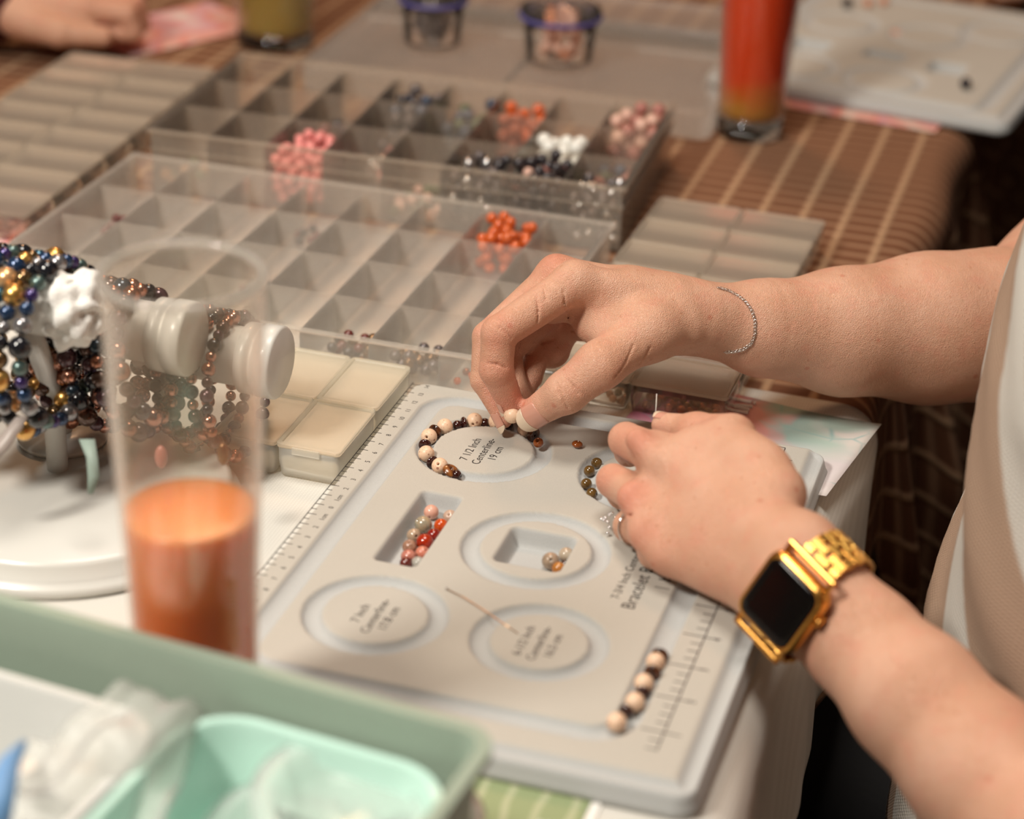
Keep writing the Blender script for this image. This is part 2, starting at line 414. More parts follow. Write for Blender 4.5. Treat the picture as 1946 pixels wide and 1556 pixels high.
ring_beads = [
 (860, 909, 'S', 'small dark brown bead at the lower open end of the bead ring on the board'),
 (843, 903, 'G', 'flat golden brown disc bead leaning at the lower end of the bead ring'),
 (829, 888, 'C', 'cream bead with dark red spots, lowest cream bead of the ring'),
 (815, 880, 'D', 'dark brown disc bead between the two lowest cream beads of the ring'),
 (808, 862, 'C', 'cream spotted bead second from the lower end of the ring'),
 (812, 846, 'D', 'dark glossy disc bead between the second and third cream beads of the ring'),
 (819, 830, 'C', 'cream spotted bead at the left bend of the ring, third from the lower end'),
 (832, 822, 'R', 'brown tiger stone disc bead behind the third cream bead of the ring'),
 (847, 811, 'C', 'cream bead fourth along the ring, left of the glossy dark round bead'),
 (869, 808, 'S', 'glossy dark red-brown round bead right of the fourth cream bead'),
 (881, 803, 'D', 'thin dark disc bead standing on edge before the fifth cream bead'),
 (901, 797, 'C', 'cream bead with two dark spots at the top of the ring'),
 (922, 801, 'S', 'small dark bead right of the topmost cream bead of the ring'),
 (943, 801, 'C', 'cream bead partly behind the fingertip at the top of the ring'),
 (970, 806, 'D', 'dark disc bead under the fingertips on the ring'),
 (999, 816, 'C', 'cream bead just below the pinched bead, last cream bead of the ring'),
 (1012, 826, 'R', 'dark tiger stone disc bead at the right end of the ring'),
]
SPEC = {'C': (cream_me[0], .42, 'cream_bead'), 'S': (small_me, .27, 'brown_bead'), 'D': (rondd_me, .34, 'disc_bead'), 'R': (rond_me, .40, 'disc_bead'), 'G': (gold_me, .42, 'disc_bead')}
for px, py, k, lab in ring_beads:
    me, r, nm = SPEC[k]; p_, ax = on_ring(px, py, r)
    if k == 'C': ax = unit(np.array([rng.normal(), rng.normal(), rng.normal()]))
    if k == 'G': ax = unit(np.array([.5, -.3, 1.4]))
    bead(nm, me, p_, lab, 'beads laid in the ring channel', ax)
bead('amber_bead', sphere_me('amber_bead', .27, AMBER, 22, .9, .09), A(1023, 841, 1.36), 'amber glass bead with visible hole just right of the ring beads', None, cv(-.3, -.5, -1))
bead('amber_bead', sphere_me('amber_bead', .29, AMBER, 22, .62, .09), A(1097, 844, 1.39), 'flat amber bead lying alone on the board between the hands', None, (.1, .1, 1))
for px, py, lab in ((1120, 895, 'olive brown round bead touching the left hand, second from top'), (1134, 880, 'brown round bead half behind the curled finger of the left hand'),
                    (1114.4, 919.4, 'olive brown round bead, third down beside the left hand'), (1124.7, 937.5, 'olive brown round bead lowest of the four beside the left hand')):
    bead('round_bead', sphere_me('round_bead', .29, OLIVE, 22, 1, .07), A(px, py, 1.2-.33+.31), lab, 'olive brown beads beside the left hand', cv(rng.normal(), rng.normal(), .3))
def stone(name, c1, c2, rough=.15, sc=180, trans=0):
    n = N(name); f_ = n.noise(sc, 5, .7); n.col(n.ramp(f_, [(.35, c1), (.62, c2)])); n.set(Roughness=rough, Coat__Weight=.5, Transmission__Weight=trans); MATS[name] = n.m; return n.m
W1 = [(819.6, 973, .37, stone('pink_stone', (.75, .36, .26), (.72, .42, .32), .45), 'matte pink bead topmost in the long well'),
 (804.6, 996.5, .43, stone('grey_jasper', (.24, .25, .20), (.45, .33, .20), .2, 260), 'mottled grey-green jasper bead below the matte pink bead in the long well'),
 (857, 982, .35, stone('taupe_stone', (.50, .33, .24), (.56, .40, .31), .3), 'taupe bead with its drill hole showing by the right wall of the long well'),
 (838.5, 999, .36, stone('orange_carnelian', (.55, .05, .006), (.72, .12, .01), .06, 80, .15), 'bright orange glassy bead by the right wall of the long well'),
 (824.5, 1018, .36, stone('red_carnelian', (.22, .008, .004), (.33, .02, .006), .06, 90, .15), 'dark red glassy bead between the orange one and the large red one'),
 (807.6, 1030.5, .43, stone('red_orange_carnelian', (.34, .015, .004), (.50, .045, .006), .06, 90, .15), 'large red-orange glassy bead in the middle of the long well'),
 (786.7, 1017.4, .35, stone('beige_stone', (.38, .27, .18), (.50, .36, .25), .15), 'beige bead left of the large red bead in the long well'),
 (778.5, 1039, .36, stone('brown_jasper', (.20, .09, .055), (.48, .27, .18), .15, 320), 'brown and beige jasper bead at the left of the long well'),
 (776.5, 1058, .37, stone('rose_stone', (.38, .11, .08), (.55, .22, .16), .2, 260), 'dark rose mottled bead near the lower end of the long well'),
 (803, 1051, .35, stone('coral_stone', (.55, .16, .10), (.62, .24, .16), .3, 260), 'coral pink bead below the large red bead'),
 (772, 1071, .32, stone('maroon_stone', (.08, .012, .01), (.16, .03, .02), .1), 'dark maroon bead at the very bottom of the long well'),
 (794.5, 1070, .33, stone('clear_grey_stone', (.40, .38, .33), (.55, .52, .46), .08, 200, .2), 'pale translucent grey bead at the bottom right of the long well')]
for px, py, r, m_, lab in W1:
    q = A(px, py, .28+r); q[0] = min(max(q[0], 4.5+r), 6.42-r*.75)
    bead('stone_bead', sphere_me('stone_bead', r, m_, 26, 1, .06), q, lab, 'loose stone beads in the long well', unit(rng.normal(size=3)) if 'hole' not in lab else cv(-.2, -.35, -1))
for px, py, r, m_, lab in ((1046.5, 1066, .43, stone('grey_brown_stone', (.26, .19, .13), (.46, .33, .23), .2, 200), 'large grey-brown bead, left of the three in the square well'),
                           (1079, 1055, .38, stone('sand_stone', (.42, .32, .23), (.50, .42, .32), .15, 260), 'sand coloured bead by the right wall of the square well'),
                           (1062, 1081, .34, stone('amber_agate', (.42, .13, .02), (.55, .25, .06), .1, 120, .1), 'orange-brown agate bead lowest in the square well'),
                           (1074, 1072, .22, DARK, 'small dark red bead wedged between the three larger beads in the square well')):
    q = A(px, py, .28+r); q[0] = min(q[0], 12.8-r*.8)
    bead('stone_bead', sphere_me('stone_bead', r, m_, 26, 1, .06), q, lab, 'loose stone beads in the square well', unit(rng.normal(size=3)) if r != .43 else cv(0, -.2, -1))
# strung row in the right channel
rowb = [(1172, 1372, 'C', 'cream bead nearest the viewer at the end of the straight row'), (1190, 1352, 'D', 'dark disc bead after the nearest cream bead of the straight row'),
 (1207, 1334, 'C', 'second cream bead of the straight row, counted from the near end'), (1222, 1317, 'D', 'dark disc bead in the middle of the straight row'), (1224, 1298, 'C', 'third cream bead of the straight row'),
 (1240, 1279, 'R', 'large red-brown disc bead of the straight row'), (1246, 1258, 'C', 'cream bead farthest up the straight row'), (1254, 1246, 'R', 'dark brown bead at the far end of the straight row')]
for px, py, k, lab in rowb:
    me, r, nm = SPEC[k]; q = A(px, py, 1.2-.3+r); ax = (rng.normal()*.15, 1, 0) if k != 'C' else unit(rng.normal(size=3))
    bead(nm, me, q, lab, 'beads in the straight channel', ax)
# wire head pin lying on the board
PINM = simple('brass_wire', (.75, .50, .32), .3, 1.0)
hp = MB().tube([A(849, 1119, 1.26), A(880, 1134, 1.30), A(915, 1156, 1.27), A(950, 1180, 1.25), A(984, 1203, 1.23)], .026, 8).build('head_pin', PINM, smooth=True)
tag(hp, 'thin brass wire head pin lying diagonally on the grey board', 'pin')
bead_h = sphere_me('pin_head', .07, simple('polished_steel', (.8, .78, .75), .12, 1.0), 12, 1, 0)
link('pin_head', bead_h, None, hp, True, A(849, 1118, 1.28))
# ------------------------------------------------------------------ plastic organisers
PP = clear('milky_plastic', (.97, .95, .90), .22, .25, (1, .995, .985))
PPB = clear('clear_plastic', (.96, .89, .80), .15, .14, (1, .985, .96))
LID2 = clear('two_column_lid', (1.0, .92, .80), .30, .16, (1, .98, .95))
PPL = clear('lid_plastic', (.92, .86, .74), .62, .3)
def place(o, x, y, rz): o.location = Vector((x, y, 0))*S; o.rotation_euler = (0, 0, rz); return o
def organiser(x, y, rz, w_, d_, h, nc, nr, label, mat, ledge=None, z=0.0, group=None):
    """open divided box: floor, four walls with a rim, dividers one by one"""
    t = empty('divided_organiser', (x, y, z), label, 'organiser', group, rz)
    T = .14
    b = MB().box(0, w_, 0, d_, .02, .16).build('base', mat, t, bevel=.03)
    for nm, q in (('front_wall', (0, w_, 0, T)), ('back_wall', (0, w_, d_-T, d_)), ('side_wall', (0, T, T, d_-T)), ('side_wall', (w_-T, w_, T, d_-T))):
        MB().box(*q, .16, h).build(nm, mat, t, bevel=.03)
    R_ = .28
    rim = MB()
    for q in ((-R_, w_+R_, -R_, 0), (-R_, w_+R_, d_, d_+R_), (-R_, 0, 0, d_), (w_, w_+R_, 0, d_)): rim.box(*q, h-.16, h)
    if ledge:
        for q in ((-R_*.6, w_+R_*.6, -R_*.6, 0), (-R_*.6, w_+R_*.6, d_, d_+R_*.6), (-R_*.6, 0, 0, d_), (w_, w_+R_*.6, 0, d_)): rim.box(*q, ledge-.1, ledge)
    rim.build('rim', mat, t, bevel=.03)
    cd = MB().box(-.05, .05, T, d_-T, .16, h-.25).mesh('divider', mat); rd = MB().box(T, w_-T, -.05, .05, .16, h-.25).mesh('divider', mat)
    for i in range(1, nc): link('divider', cd, None, t, False, (w_*i/nc, 0, 0))
    for j in range(1, nr): link('divider', rd, None, t, False, (0, d_*j/nr, 0))
    def cell(i, j, u=.5, v=.5, zz=.16):
        X, Y = w_*(i+u)/nc, d_*(j+v)/nr
        return (x+X*math.cos(rz)-Y*math.sin(rz), y+X*math.sin(rz)+Y*math.cos(rz), z+zz)
    cell.size = (w_/nc, d_/nr); cell.rz = rz; return t, cell
def pile(cell, i, j, n_, r, mats, label, group, name='bead', u=(.1, .9), v=(.1, .9), squash=1.0, kind='sphere', sp=1.0):
    """countable loose beads dropped one on another into one compartment"""
    mes = []
    for m_ in mats:
        me = sphere_me(name, r, m_, 12 if r < .3 else 16, squash, 0 if kind == 'sphere' else .08); mes.append(me)
    got = []
    sx, sy = cell.size; mu, mv = (r+.1)/sx, (r+.1)/sy
    for k in range(n_):
        best = None
        for _ in range(6):
            uu = rng.uniform(max(u[0], mu), min(u[1], 1-mu)); vv = rng.uniform(max(v[0], mv), min(v[1], 1-mv))
            X, Y = uu*sx, vv*sy; zz = r+.17
            for a_, b_, c_ in got:
                dd = (a_-X)**2+(b_-Y)**2
                if dd < (2*r)**2: zz = max(zz, c_+math.sqrt((2*r)**2-dd))
            if best is None or zz < best[2]: best = (X, Y, zz, uu, vv)
        got.append(best[:3])
        o = bpy.data.objects.new(name, mes[k % len(mes)]); C.objects.link(o)
        o.location = Vector(cell(i, j, best[3], best[4], best[2]))*S
        o.rotation_euler = tuple(rng.uniform(0, 6.28, 3)); tag(o, label, 'bead', group)
G_ORANGE = simple('orange_bead_plastic', (.62, .11, .02), .15, coat=.5)
G_PINK = simple('pink_bead_plastic', (.90, .32, .30), .25, trans=.1, coat=.3)
G_DUST = simple('dusty_rose_bead', (.42, .17, .14), .3)
G_CREAMP = simple('pale_pink_bead', (.72, .45, .36), .3)
G_BLACK = simple('black_bead', (.03, .025, .03), .2, coat=.4)
G_GREYB = simple('smoky_grey_bead', (.13, .11, .11), .2, .3)
G_GREEN = simple('dark_green_bead', (.10, .12, .06), .3)
G_WHITE = simple('white_bead', (.85, .85, .80), .15, coat=.5)
G_COPPER = simple('copper_bead', (.42, .15, .08), .22, .8)
G_BRONZE = simple('bronze_bead', (.20, .11, .05), .25, .7)
G_BLUE = simple('dark_blue_bead', (.03, .05, .09), .2, coat=.5)
G_TAN = simple('tan_bead', (.45, .25, .13), .4)
G_MAROON = simple('maroon_bead', (.12, .02, .015), .2, coat=.4)
G_SILVER = simple('silver_bead', (.55, .55, .55), .15, .9)
# middle organiser
t1, c1 = organiser(-27.2, 14.95, .0, 32.3, 21.2, 3.0, 8, 4, 'large milky divided organiser in the middle, nearly empty, behind the bead board', PP)
pile(c1, 5, 0, 22, .30, [G_BRONZE, G_MAROON, G_BLACK], 'dark brown bead lying in the front row of the middle organiser, left heap', 'dark brown beads in the front row', v=(.35, .75), u=(.2, .9))
pile(c1, 6, 0, 20, .32, [G_GREYB, G_BRONZE], 'smoky grey-brown bead in the front row of the middle organiser, right of the dark heap', 'smoky beads in the front row', v=(.35, .75), u=(.1, .95))
pile(c1, 7, 0, 5, .22, [G_COPPER, G_ORANGE], 'shiny copper bead in the front row by the fingers', 'copper beads near the fingers', v=(.3, .6), u=(.1, .5))
pile(c1, 7, 1, 4, .24, [G_ORANGE, G_MAROON], 'red-orange bead behind the knuckles in the middle organiser', 'red-orange beads behind the knuckles', v=(.0, .4), u=(.1, .5))
pile(c1, 6, 3, 60, .36, [G_ORANGE], 'bright orange bead in the back row of the middle organiser', 'bright orange beads in the back row', v=(.25, .98))
pile(c1, 0, 2, 16, .30, [G_MAROON], 'dark red bead at the left of the middle organiser', 'dark red beads at the left', v=(.45, .75), u=(.3, .95))
pile(c1, 3, 3, 8, .3, [G_MAROON, G_BLACK], 'dark bead in the back row of the middle organiser', 'dark beads in the back row', v=(.2, .5), u=(.05, .6))
pile(c1, 2, 1, 4, .24, [G_BRONZE, G_BLUE], 'single dark bead in the second row of the middle organiser', 'few dark beads in the second row', v=(.6, .95), u=(.3, .95))
pile(c1, 3, 1, 4, .24, [G_MAROON, G_BLACK], 'small dark bead right of the glass rim in the second row', 'few dark red beads in the second row', v=(.6, .95), u=(.1, .95))
# taller organiser behind
t2, c2 = organiser(-26.7, 37.4, math.radians(2.6), 31.8, 17.3, 4.4, 8, 3, 'tall clear divided organiser full of bead heaps, behind the milky one', PPB, 3.1)
P2 = [(0, 0, 8, .3, [G_GREEN, G_TAN], 'greenish bead in the front left compartment of the tall organiser', 'greenish front left beads'),
 (2, 0, 105, .28, [G_PINK], 'bright pink bead in the heap by the front wall of the tall organiser', 'bright pink beads'),
 (4, 0, 14, .3, [G_CREAMP, G_GREEN], 'pale bead low in the front row of the tall organiser', 'pale front row beads'),
 (5, 0, 80, .3, [G_GREYB, G_BLACK, G_SILVER], 'smoky grey bead in the front row of the tall organiser, left of the black ones', 'smoky front row beads'),
 (6, 0, 95, .3, [G_BLACK], 'black bead packed against the front wall of the tall organiser', 'black front row beads'),
 (7, 0, 70, .3, [G_GREYB, G_SILVER], 'grey metallic bead in the front right corner of the tall organiser', 'grey metallic corner beads'),
 (2, 1, 40, .34, [G_GREYB, G_BLACK, G_MAROON], 'dark bead behind the pink heap in the tall organiser', 'dark middle row beads'),
 (3, 1, 16, .34, [G_GREYB, G_SILVER, G_PINK], 'pale grey bead right of the dark heap in the tall organiser', 'pale grey middle row beads'),
 (3, 2, 40, .36, [G_BLUE, G_BLACK, G_GREYB], 'dark blue bead in the back row of the tall organiser', 'dark blue back row beads'),
 (4, 2, 36, .36, [G_GREEN, G_BLUE], 'dark green bead in the back row of the tall organiser', 'dark green back row beads'),
 (5, 2, 44, .36, [G_ORANGE, simple('rust_bead', (.38, .08, .03), .3)], 'orange-red bead in the heap at the back of the tall organiser', 'orange-red back row beads'),
 (6, 1, 34, .4, [G_WHITE], 'white glossy bead in the middle row of the tall organiser', 'white middle row beads'),
 (7, 1, 22, .36, [G_DUST, G_BLUE, G_GREEN], 'dusky bead at the right of the middle row of the tall organiser', 'dusky middle row beads'),
 (7, 2, 44, .38, [G_DUST, G_CREAMP], 'rose and cream bead in the back right corner of the tall organiser', 'rose back corner beads')]
for i, j, n_, r, ms, lab, g in P2: pile(c2, i, j, n_, r*1.3, ms, lab, g)
c2s = lambda i, j, u=.5, v=.5, zz=.16: c2(i, j, u, v, zz+2.35)
c2s.size = c2.size
pile(c2s, 6, 0, 20, .36, [G_CREAMP, G_DUST], 'dusty rose bead lying on top of the black beads in the tall organiser', 'rose beads on the black ones', v=(.3, .9))
def bag(x, y, z, w_, h, label):
    pass
# flip-lid cases
def lid_case(x, y, rz, nc, nr, cw, cl, h, label, mat, lidmat, group=None, tabs=True):
    t = empty('lidded_bead_case', (x, y, 0), label, 'bead case', group, rz)
    for i in range(nc):
        for j in range(nr):
            x0, y0 = i*cw+.06, j*cl+.05
            m = MB().rring(x0, x0+cw-.12, y0, y0+cl-.1, .35, [(.3, .02), (.12, .12), (.0, h*.5), (.0, h), (.11, h), (.11, h*.5), (.2, .2), (.4, .14)], 4)
            m.build('compartment', mat, t, True)
            l = MB().rring(x0-.06, x0+cw-.06, y0-.05, y0+cl-.05, .3, [(.02, h), (.0, h+.05), (.0, h+.2), (.06, h+.24), (.25, h+.24), (.3, h+.17)], 4).build('lid', lidmat, t, False)
            if tabs: MB().box(x0+cw*.25, x0+cw*.68, y0-.17, y0-.05, h-.22, h+.16).build('tab', mat, l, bevel=.03)
    def cell(i, j, u=.5, v=.5, zz=.16):
        X, Y = cw*(i+u), cl*(j+v)
        return (x+X*math.cos(rz)-Y*math.sin(rz), y+X*math.sin(rz)+Y*math.cos(rz), zz)
    cell.size = (cw, cl); return t, cell
CASE = clear('frosted_case', (.98, .96, .90), .45, .3, (.99, .985, .97)); CLID = clear('yellowish_lid', (1.0, .95, .82), .45, .25, (1, .985, .94))
tn, cn = lid_case(-7.2, 3.75, 0, 2, 2, 3.45, 5.4, 1.75, 'frosted four compartment case with closed lids left of the ruler edge', CASE, CLID)
t3, c3 = lid_case(5.75, 17.2, math.radians(-1.2), 2, 7, 5.45, 3.9, 1.75, 'clear two column case with closed lids behind the right hand', PPB, LID2, tabs=False)
pile(c3, 1, 0, 42, .27, [G_COPPER, G_BRONZE], 'copper brown bead in the front right compartment under the forearm', 'copper beads in the lidded case')
pile(c3, 0, 0, 26, .22, [G_TAN, G_GREEN, G_BRONZE], 'small olive brown bead in the compartment beside the thumb', 'olive brown beads in the lidded case', u=(.55, .98))
pile(c3, 1, 5, 5, .3, [G_WHITE, G_GREYB], 'pale bead in the far part of the clear two column case', 'pale beads in the far compartments')
tl, cl_ = lid_case(-41.6, 25.6, math.radians(2), 2, 8, 5.9, 3.9, 1.75, 'clear two column case with closed lids at the far left edge', PPB, LID2, tabs=False)
for (i, j, ms, lab) in ((1, 0, [G_MAROON, G_DUST], 'dark red-brown bead in the nearest compartment of the left case'),):
    pile(cl_, i, j, 40, .27, ms, lab, 'red-brown beads in the left case')
for j, nn in ((2, 14), (3, 16), (5, 10)):
    pile(cl_, 1, j, nn, .24, [G_TAN], 'tan bead in the right column of the left case', 'tan beads in the left case')
# far shallow organiser lid with two round snap jars
tf = empty('shallow_organiser', (-25.5, 60.2, 0), 'wide shallow clear organiser at the back with two round jars on it', 'organiser', None, math.radians(1.5))
MB().rring(0, 31.5, 0, 27, 1.0, [(.3, .02), (.0, .2), (.0, 2.3), (.3, 2.3), (.45, 1.9), (.5, 1.9)], 4).build('box', PP, tf)
MB().box(.6, 30.9, 13.3, 13.5, 2.0, 2.35).build('divider', PP, tf); MB().box(15.6, 15.8, .6, 26.4, 2.0, 2.35).build('divider', PP, tf)
BLUE = simple('blue_purple_seal', (.10, .09, .30), .4)
JAR = clear('jar_plastic', (.97, .93, .88), .06, .06, (.99, .98, .97), 1.22)
def jar(px, py, r, label, mats, nb, h=3.6):
    q = A(px, py, 2.42)
    t = empty('snap_jar', (q[0], q[1], 2.42), label, 'jar', 'round snap jars')
    MB().lathe([(r*.82, 0), (r*.95, .15), (r, h*.7), (r*1.04, h), (r*.98, h), (r*.94, h*.7), (r*.88, .3), (r*.7, .2)], 32).build('body', JAR, t, True)
    MB().lathe([(r*1.05, h-.35), (r*1.16, h-.3), (r*1.16, h-.02), (r*1.05, h)], 32, closed=True).build('seal_ring', BLUE, t, True)
    MB().lathe([(r*1.12, h), (r*1.12, h+.35), (r*.9, h+.45), (r*.2, h+.35)], 32).build('lid', JAR, t, True)
    jc = lambda i, j, u=.5, v=.5, zz=.16: (q[0]+(u-.5)*r*1.28, q[1]+(v-.5)*r*1.28, 2.5+zz)
    jc.size = (r*1.28, r*1.28)
    return jc
j1 = jar(1062, 112, 2.75, 'round snap jar with peach beads and blue seal ring', [G_TAN], 30)
G_PEACH = simple('peach_bead', (.72, .30, .16), .35)
pile(j1, 0, 0, 40, .4, [G_PEACH, G_CREAMP], 'peach coloured bead inside the right round jar', 'peach beads in the jar', u=(-.2, 1.2), v=(-.2, 1.2))
j2 = jar(822, 80, 2.35, 'round snap jar with dark grey beads, left of the peach one', [G_GREYB], 30)
pile(j2, 0, 0, 60, .33, [G_GREYB, G_BLACK], 'dark grey bead inside the left round jar', 'dark beads in the jar', u=(-.2, 1.2), v=(-.2, 1.2))
# ------------------------------------------------------------------ printed cards
def watercolor(name, cols, seed, sc=14, white=(.80, .76, .72)):
    n = N(name); c = n.co(); mp = n.n('ShaderNodeMapping', Vector=c); mp.inputs['Location'].default_value = (seed*1.7, seed*.9, 0)
    f1 = n.n('ShaderNodeTexNoise', Vector=mp.outputs[0], Scale=float(sc), Detail=2.0, Distortion=1.2).outputs['Fac']
    f2 = n.n('ShaderNodeTexNoise', Vector=mp.outputs[0], Scale=sc*2.3, Detail=3.0, Distortion=2.0).outputs['Fac']
    cc = n.ramp(f1, cols); ed = n.ramp(f2, [(.47, (0, 0, 0)), (.5, (1, 1, 1)), (.53, (0, 0, 0))])
    cc = n.mix(n.math('MULTIPLY', ed, .35), cc, (.85, .30, .22)); n.col(cc); n.set(Roughness=.45); MATS[name] = n.m; return n.m
n = N('card_print'); c = n.co(); sp = n.n('ShaderNodeSeparateXYZ', Vector=c)
f1 = n.n('ShaderNodeTexNoise', Vector=c, Scale=26.0, Detail=2.0, Distortion=1.0).outputs['Fac']
grad = n.math('ADD', n.math('MULTIPLY', sp.outputs[0], 9.5), n.math('MULTIPLY', n.math('SUBTRACT', f1, .5), .9))
cc = n.ramp(grad, [(0, (.55, .20, .32)), (.2, (.62, .27, .27)), (.40, (.66, .33, .30)), (.50, (.52, .42, .40)), (.58, (.36, .50, .46)), (.78, (.44, .56, .50)), (.92, (.56, .60, .56)), (1, (.68, .64, .60))])
low = n.n('ShaderNodeMapRange', Value=n.math('ADD', sp.outputs[1], n.math('MULTIPLY', f1, .02)), From__Min=.03, From__Max=.055).outputs[0]
cc = n.mix(low, n.mix(f1, (.66, .60, .66), (.80, .74, .68)), cc)
v_ = n.n('ShaderNodeTexVoronoi', _feature='DISTANCE_TO_EDGE', Vector=c, Scale=30.0).outputs['Distance']
ed = n.ramp(v_, [(0, (1, 1, 1)), (.035, (0, 0, 0))]); cc = n.mix(n.math('MULTIPLY', ed, n.ramp(f1, [(.45, (0, 0, 0)), (.6, (.7, .7, .7))])), cc, (.22, .46, .46))
n.col(cc); n.set(Roughness=.4); CARDM = n.m
ca = math.radians(-9)
card = empty('printed_card', (13.6, 12.4, .05), 'watercolour printed card in pink and teal beside the bead board under the forearm', 'card', None, 0)
cv_, cf_ = [], []
P0, P1, P2_, P3 = A(1675, 808, 1.1), A(1570, 945, 1.0), None, None
e1 = unit([-math.cos(math.radians(-6)), -math.sin(math.radians(-6)), 0])
MBc = MB()
# a sheet whose right end stands slightly proud of the table edge
xs = np.linspace(-11.5, 0, 24)
def card_pt(s_, t_):   # s_ along long side (0 at right end), t_ across
    a = A(1675, 808, .35); b = A(1570, 945, .35); ax = unit(b-a); L_ = np.linalg.norm(b-a)
    px_ = np.array([-ax[1], ax[0], 0]); px_ = px_ if px_[0] < 0 else -px_
    q = a+ax*t_*L_+px_*s_; q[2] = .12+.30*max(0, 1-s_/5)**2; return q
v = []; f = []
for k in range(25):
    for j_ in range(9): v.append(card_pt(k*12.5/24, j_/8)-np.array([13.6, 12.4, .05]))
for k in range(24):
    for j_ in range(8): a_ = k*9+j_; f.append((a_, a_+1, a_+10, a_+9))
cs = link('card_sheet', me_from('card_sheet', v, f, CARDM), None, card); so = cs.modifiers.new('s', 'SOLIDIFY'); so.thickness = .0004; so.offset = 0
WH = simple('white_print', (.86, .84, .80), .5)
for a_ in (((1393, 753), (1428, 760)), ((1397, 765), (1430, 768)), ((1393, 765), (1397, 768), (1424, 774)), ((1387, 774), (1422, 780)), ((1433, 761), (1436, 762))):
    MB().tube([(*A(x_, y_, .35)[:2], .20) for x_, y_ in a_], .1, 6).build('white_lettering', WH, card, loc=(-13.6, -12.4, -.05))
PINKC = watercolor('pink_watercolour', [(.3, (.80, .66, .58)), (.45, (.80, .30, .24)), (.55, (.74, .40, .44)), (.7, (.82, .74, .66))], 3, 16)
def flat_card(x, y, w_, h, rz, mat, label, z=.02, nm='printed_card'):
    o = MB().box(-w_/2, w_/2, -h/2, h/2, 0, .04).build(nm, mat, None, bevel=.01, loc=(x, y, z), rot=(0, 0, rz)); return tag(o, label, 'card')
flat_card(-33.2, 26.2, 6.5, 8, .1, PINKC, 'pink and white watercolour card under the left case above the bracelets', .04)
q = A(325, 55, 0); flat_card(q[0], q[1], 8.5, 14, -.5, PINKC, 'pink and cream watercolour card between the far hand and the olive drink', .02)
q = A(1610, 195, 0); flat_card(15.2, 74.6, 13, 8, -.12, PINKC, 'pink watercolour card sticking out under the far bead board', .02)
n = N('green_print'); sp = n.n('ShaderNodeSeparateXYZ', Vector=n.co())
st_ = n.n('ShaderNodeTexWave', Vector=n.co(), Scale=26.0, Distortion=2.5).outputs['Fac']
n.col(n.mix(n.ramp(st_, [(.8, (0, 0, 0)), (.95, (1, 1, 1))]), (.27, .33, .17), (.42, .45, .28))); n.set(Roughness=.5)
q = A(1035, 1500, 0); o = MB().box(-5, 0, -9, 3, 0, .05).build('green_leaflet', n.m, None, loc=(18.45, -19.2, .02)); tag(o, 'green printed leaflet at the bottom between the tray and the board corner', 'leaflet')
for k in range(4):
    MB().box(-1.6+k*.3, -1.5+k*.3, -5, .6, .05, .06).build('white_stripe', WH, o)
o = MB().box(0, .4, -9, 3, 0, .05).build('paper_strip', WH, None, loc=(18.5, -19.2, .02)); tag(o, 'narrow white paper strip along the right side of the green leaflet', 'paper')
# ------------------------------------------------------------------ far bead board, turned like the near one
def far_h(X, Y):
    H = np.full(X.shape, 1.2); g = np.zeros(X.shape)
    d = np.abs(rrect(X, Y, 1.5, 21.5, 1.5, 27, 1.5)); g = np.maximum(g, .4*np.sqrt(np.clip(1-(d/.55)**2, 0, 1)))
    for q in ((3.5, 6.8, 9, 12.5, .4), (9.5, 13, 10, 12.5, .4), (15, 18, 9, 12, .4)):
        g = np.maximum(g, .9*(1-sst(-.4, 0, rrect(X, Y, *q))))
    for cx_, cyy in ((6, 5), (13, 5), (5.5, 18), (13, 18), (18, 22)):
        g = np.maximum(g, .3*np.sqrt(np.clip(1-((np.hypot(X-cx_, Y-cyy)-2.9)/.45)**2, 0, 1)))
    H = H-g; dd = -rrect(X, Y, 0, 24, 0, 30, 1.1); return np.minimum(H, .35+.85*sst(0, .4, dd))-.3*(1-sst(.75, 1.2, dd))*sst(.2, .5, dd)
fb = link('bead_board', heightfield('far_bead_board', far_h, 0, 24, 0, 30, .2, FLOCK, .06), None, None, True, (2.6, 73.8, .1), (0, 0, math.radians(-8)))
tag(fb, 'grey bead board at the far right behind the orange drink', 'board')
for px, py, lab in ((1835, 158, 'black bead on the far board near its right edge'), (1610, 5, 'dark bead on the far board at the top of the photo')):
    bead('bead', sphere_me('bead', .45, G_BLACK, 12, 1, 0), A(px, py, 1.75), lab)
for k, (px, py) in enumerate(((1560, 52), (1555, 48), (1700, 66), (1710, 68), (1720, 66), (1690, 62), (1650, 5), (1680, 2))):
    bead('bead', sphere_me('bead', .38, G_PEACH, 12, 1, 0), A(px, py, .85 if k < 6 else 1.65), 'peach bead lying in a well of the far board', 'peach beads on the far board')
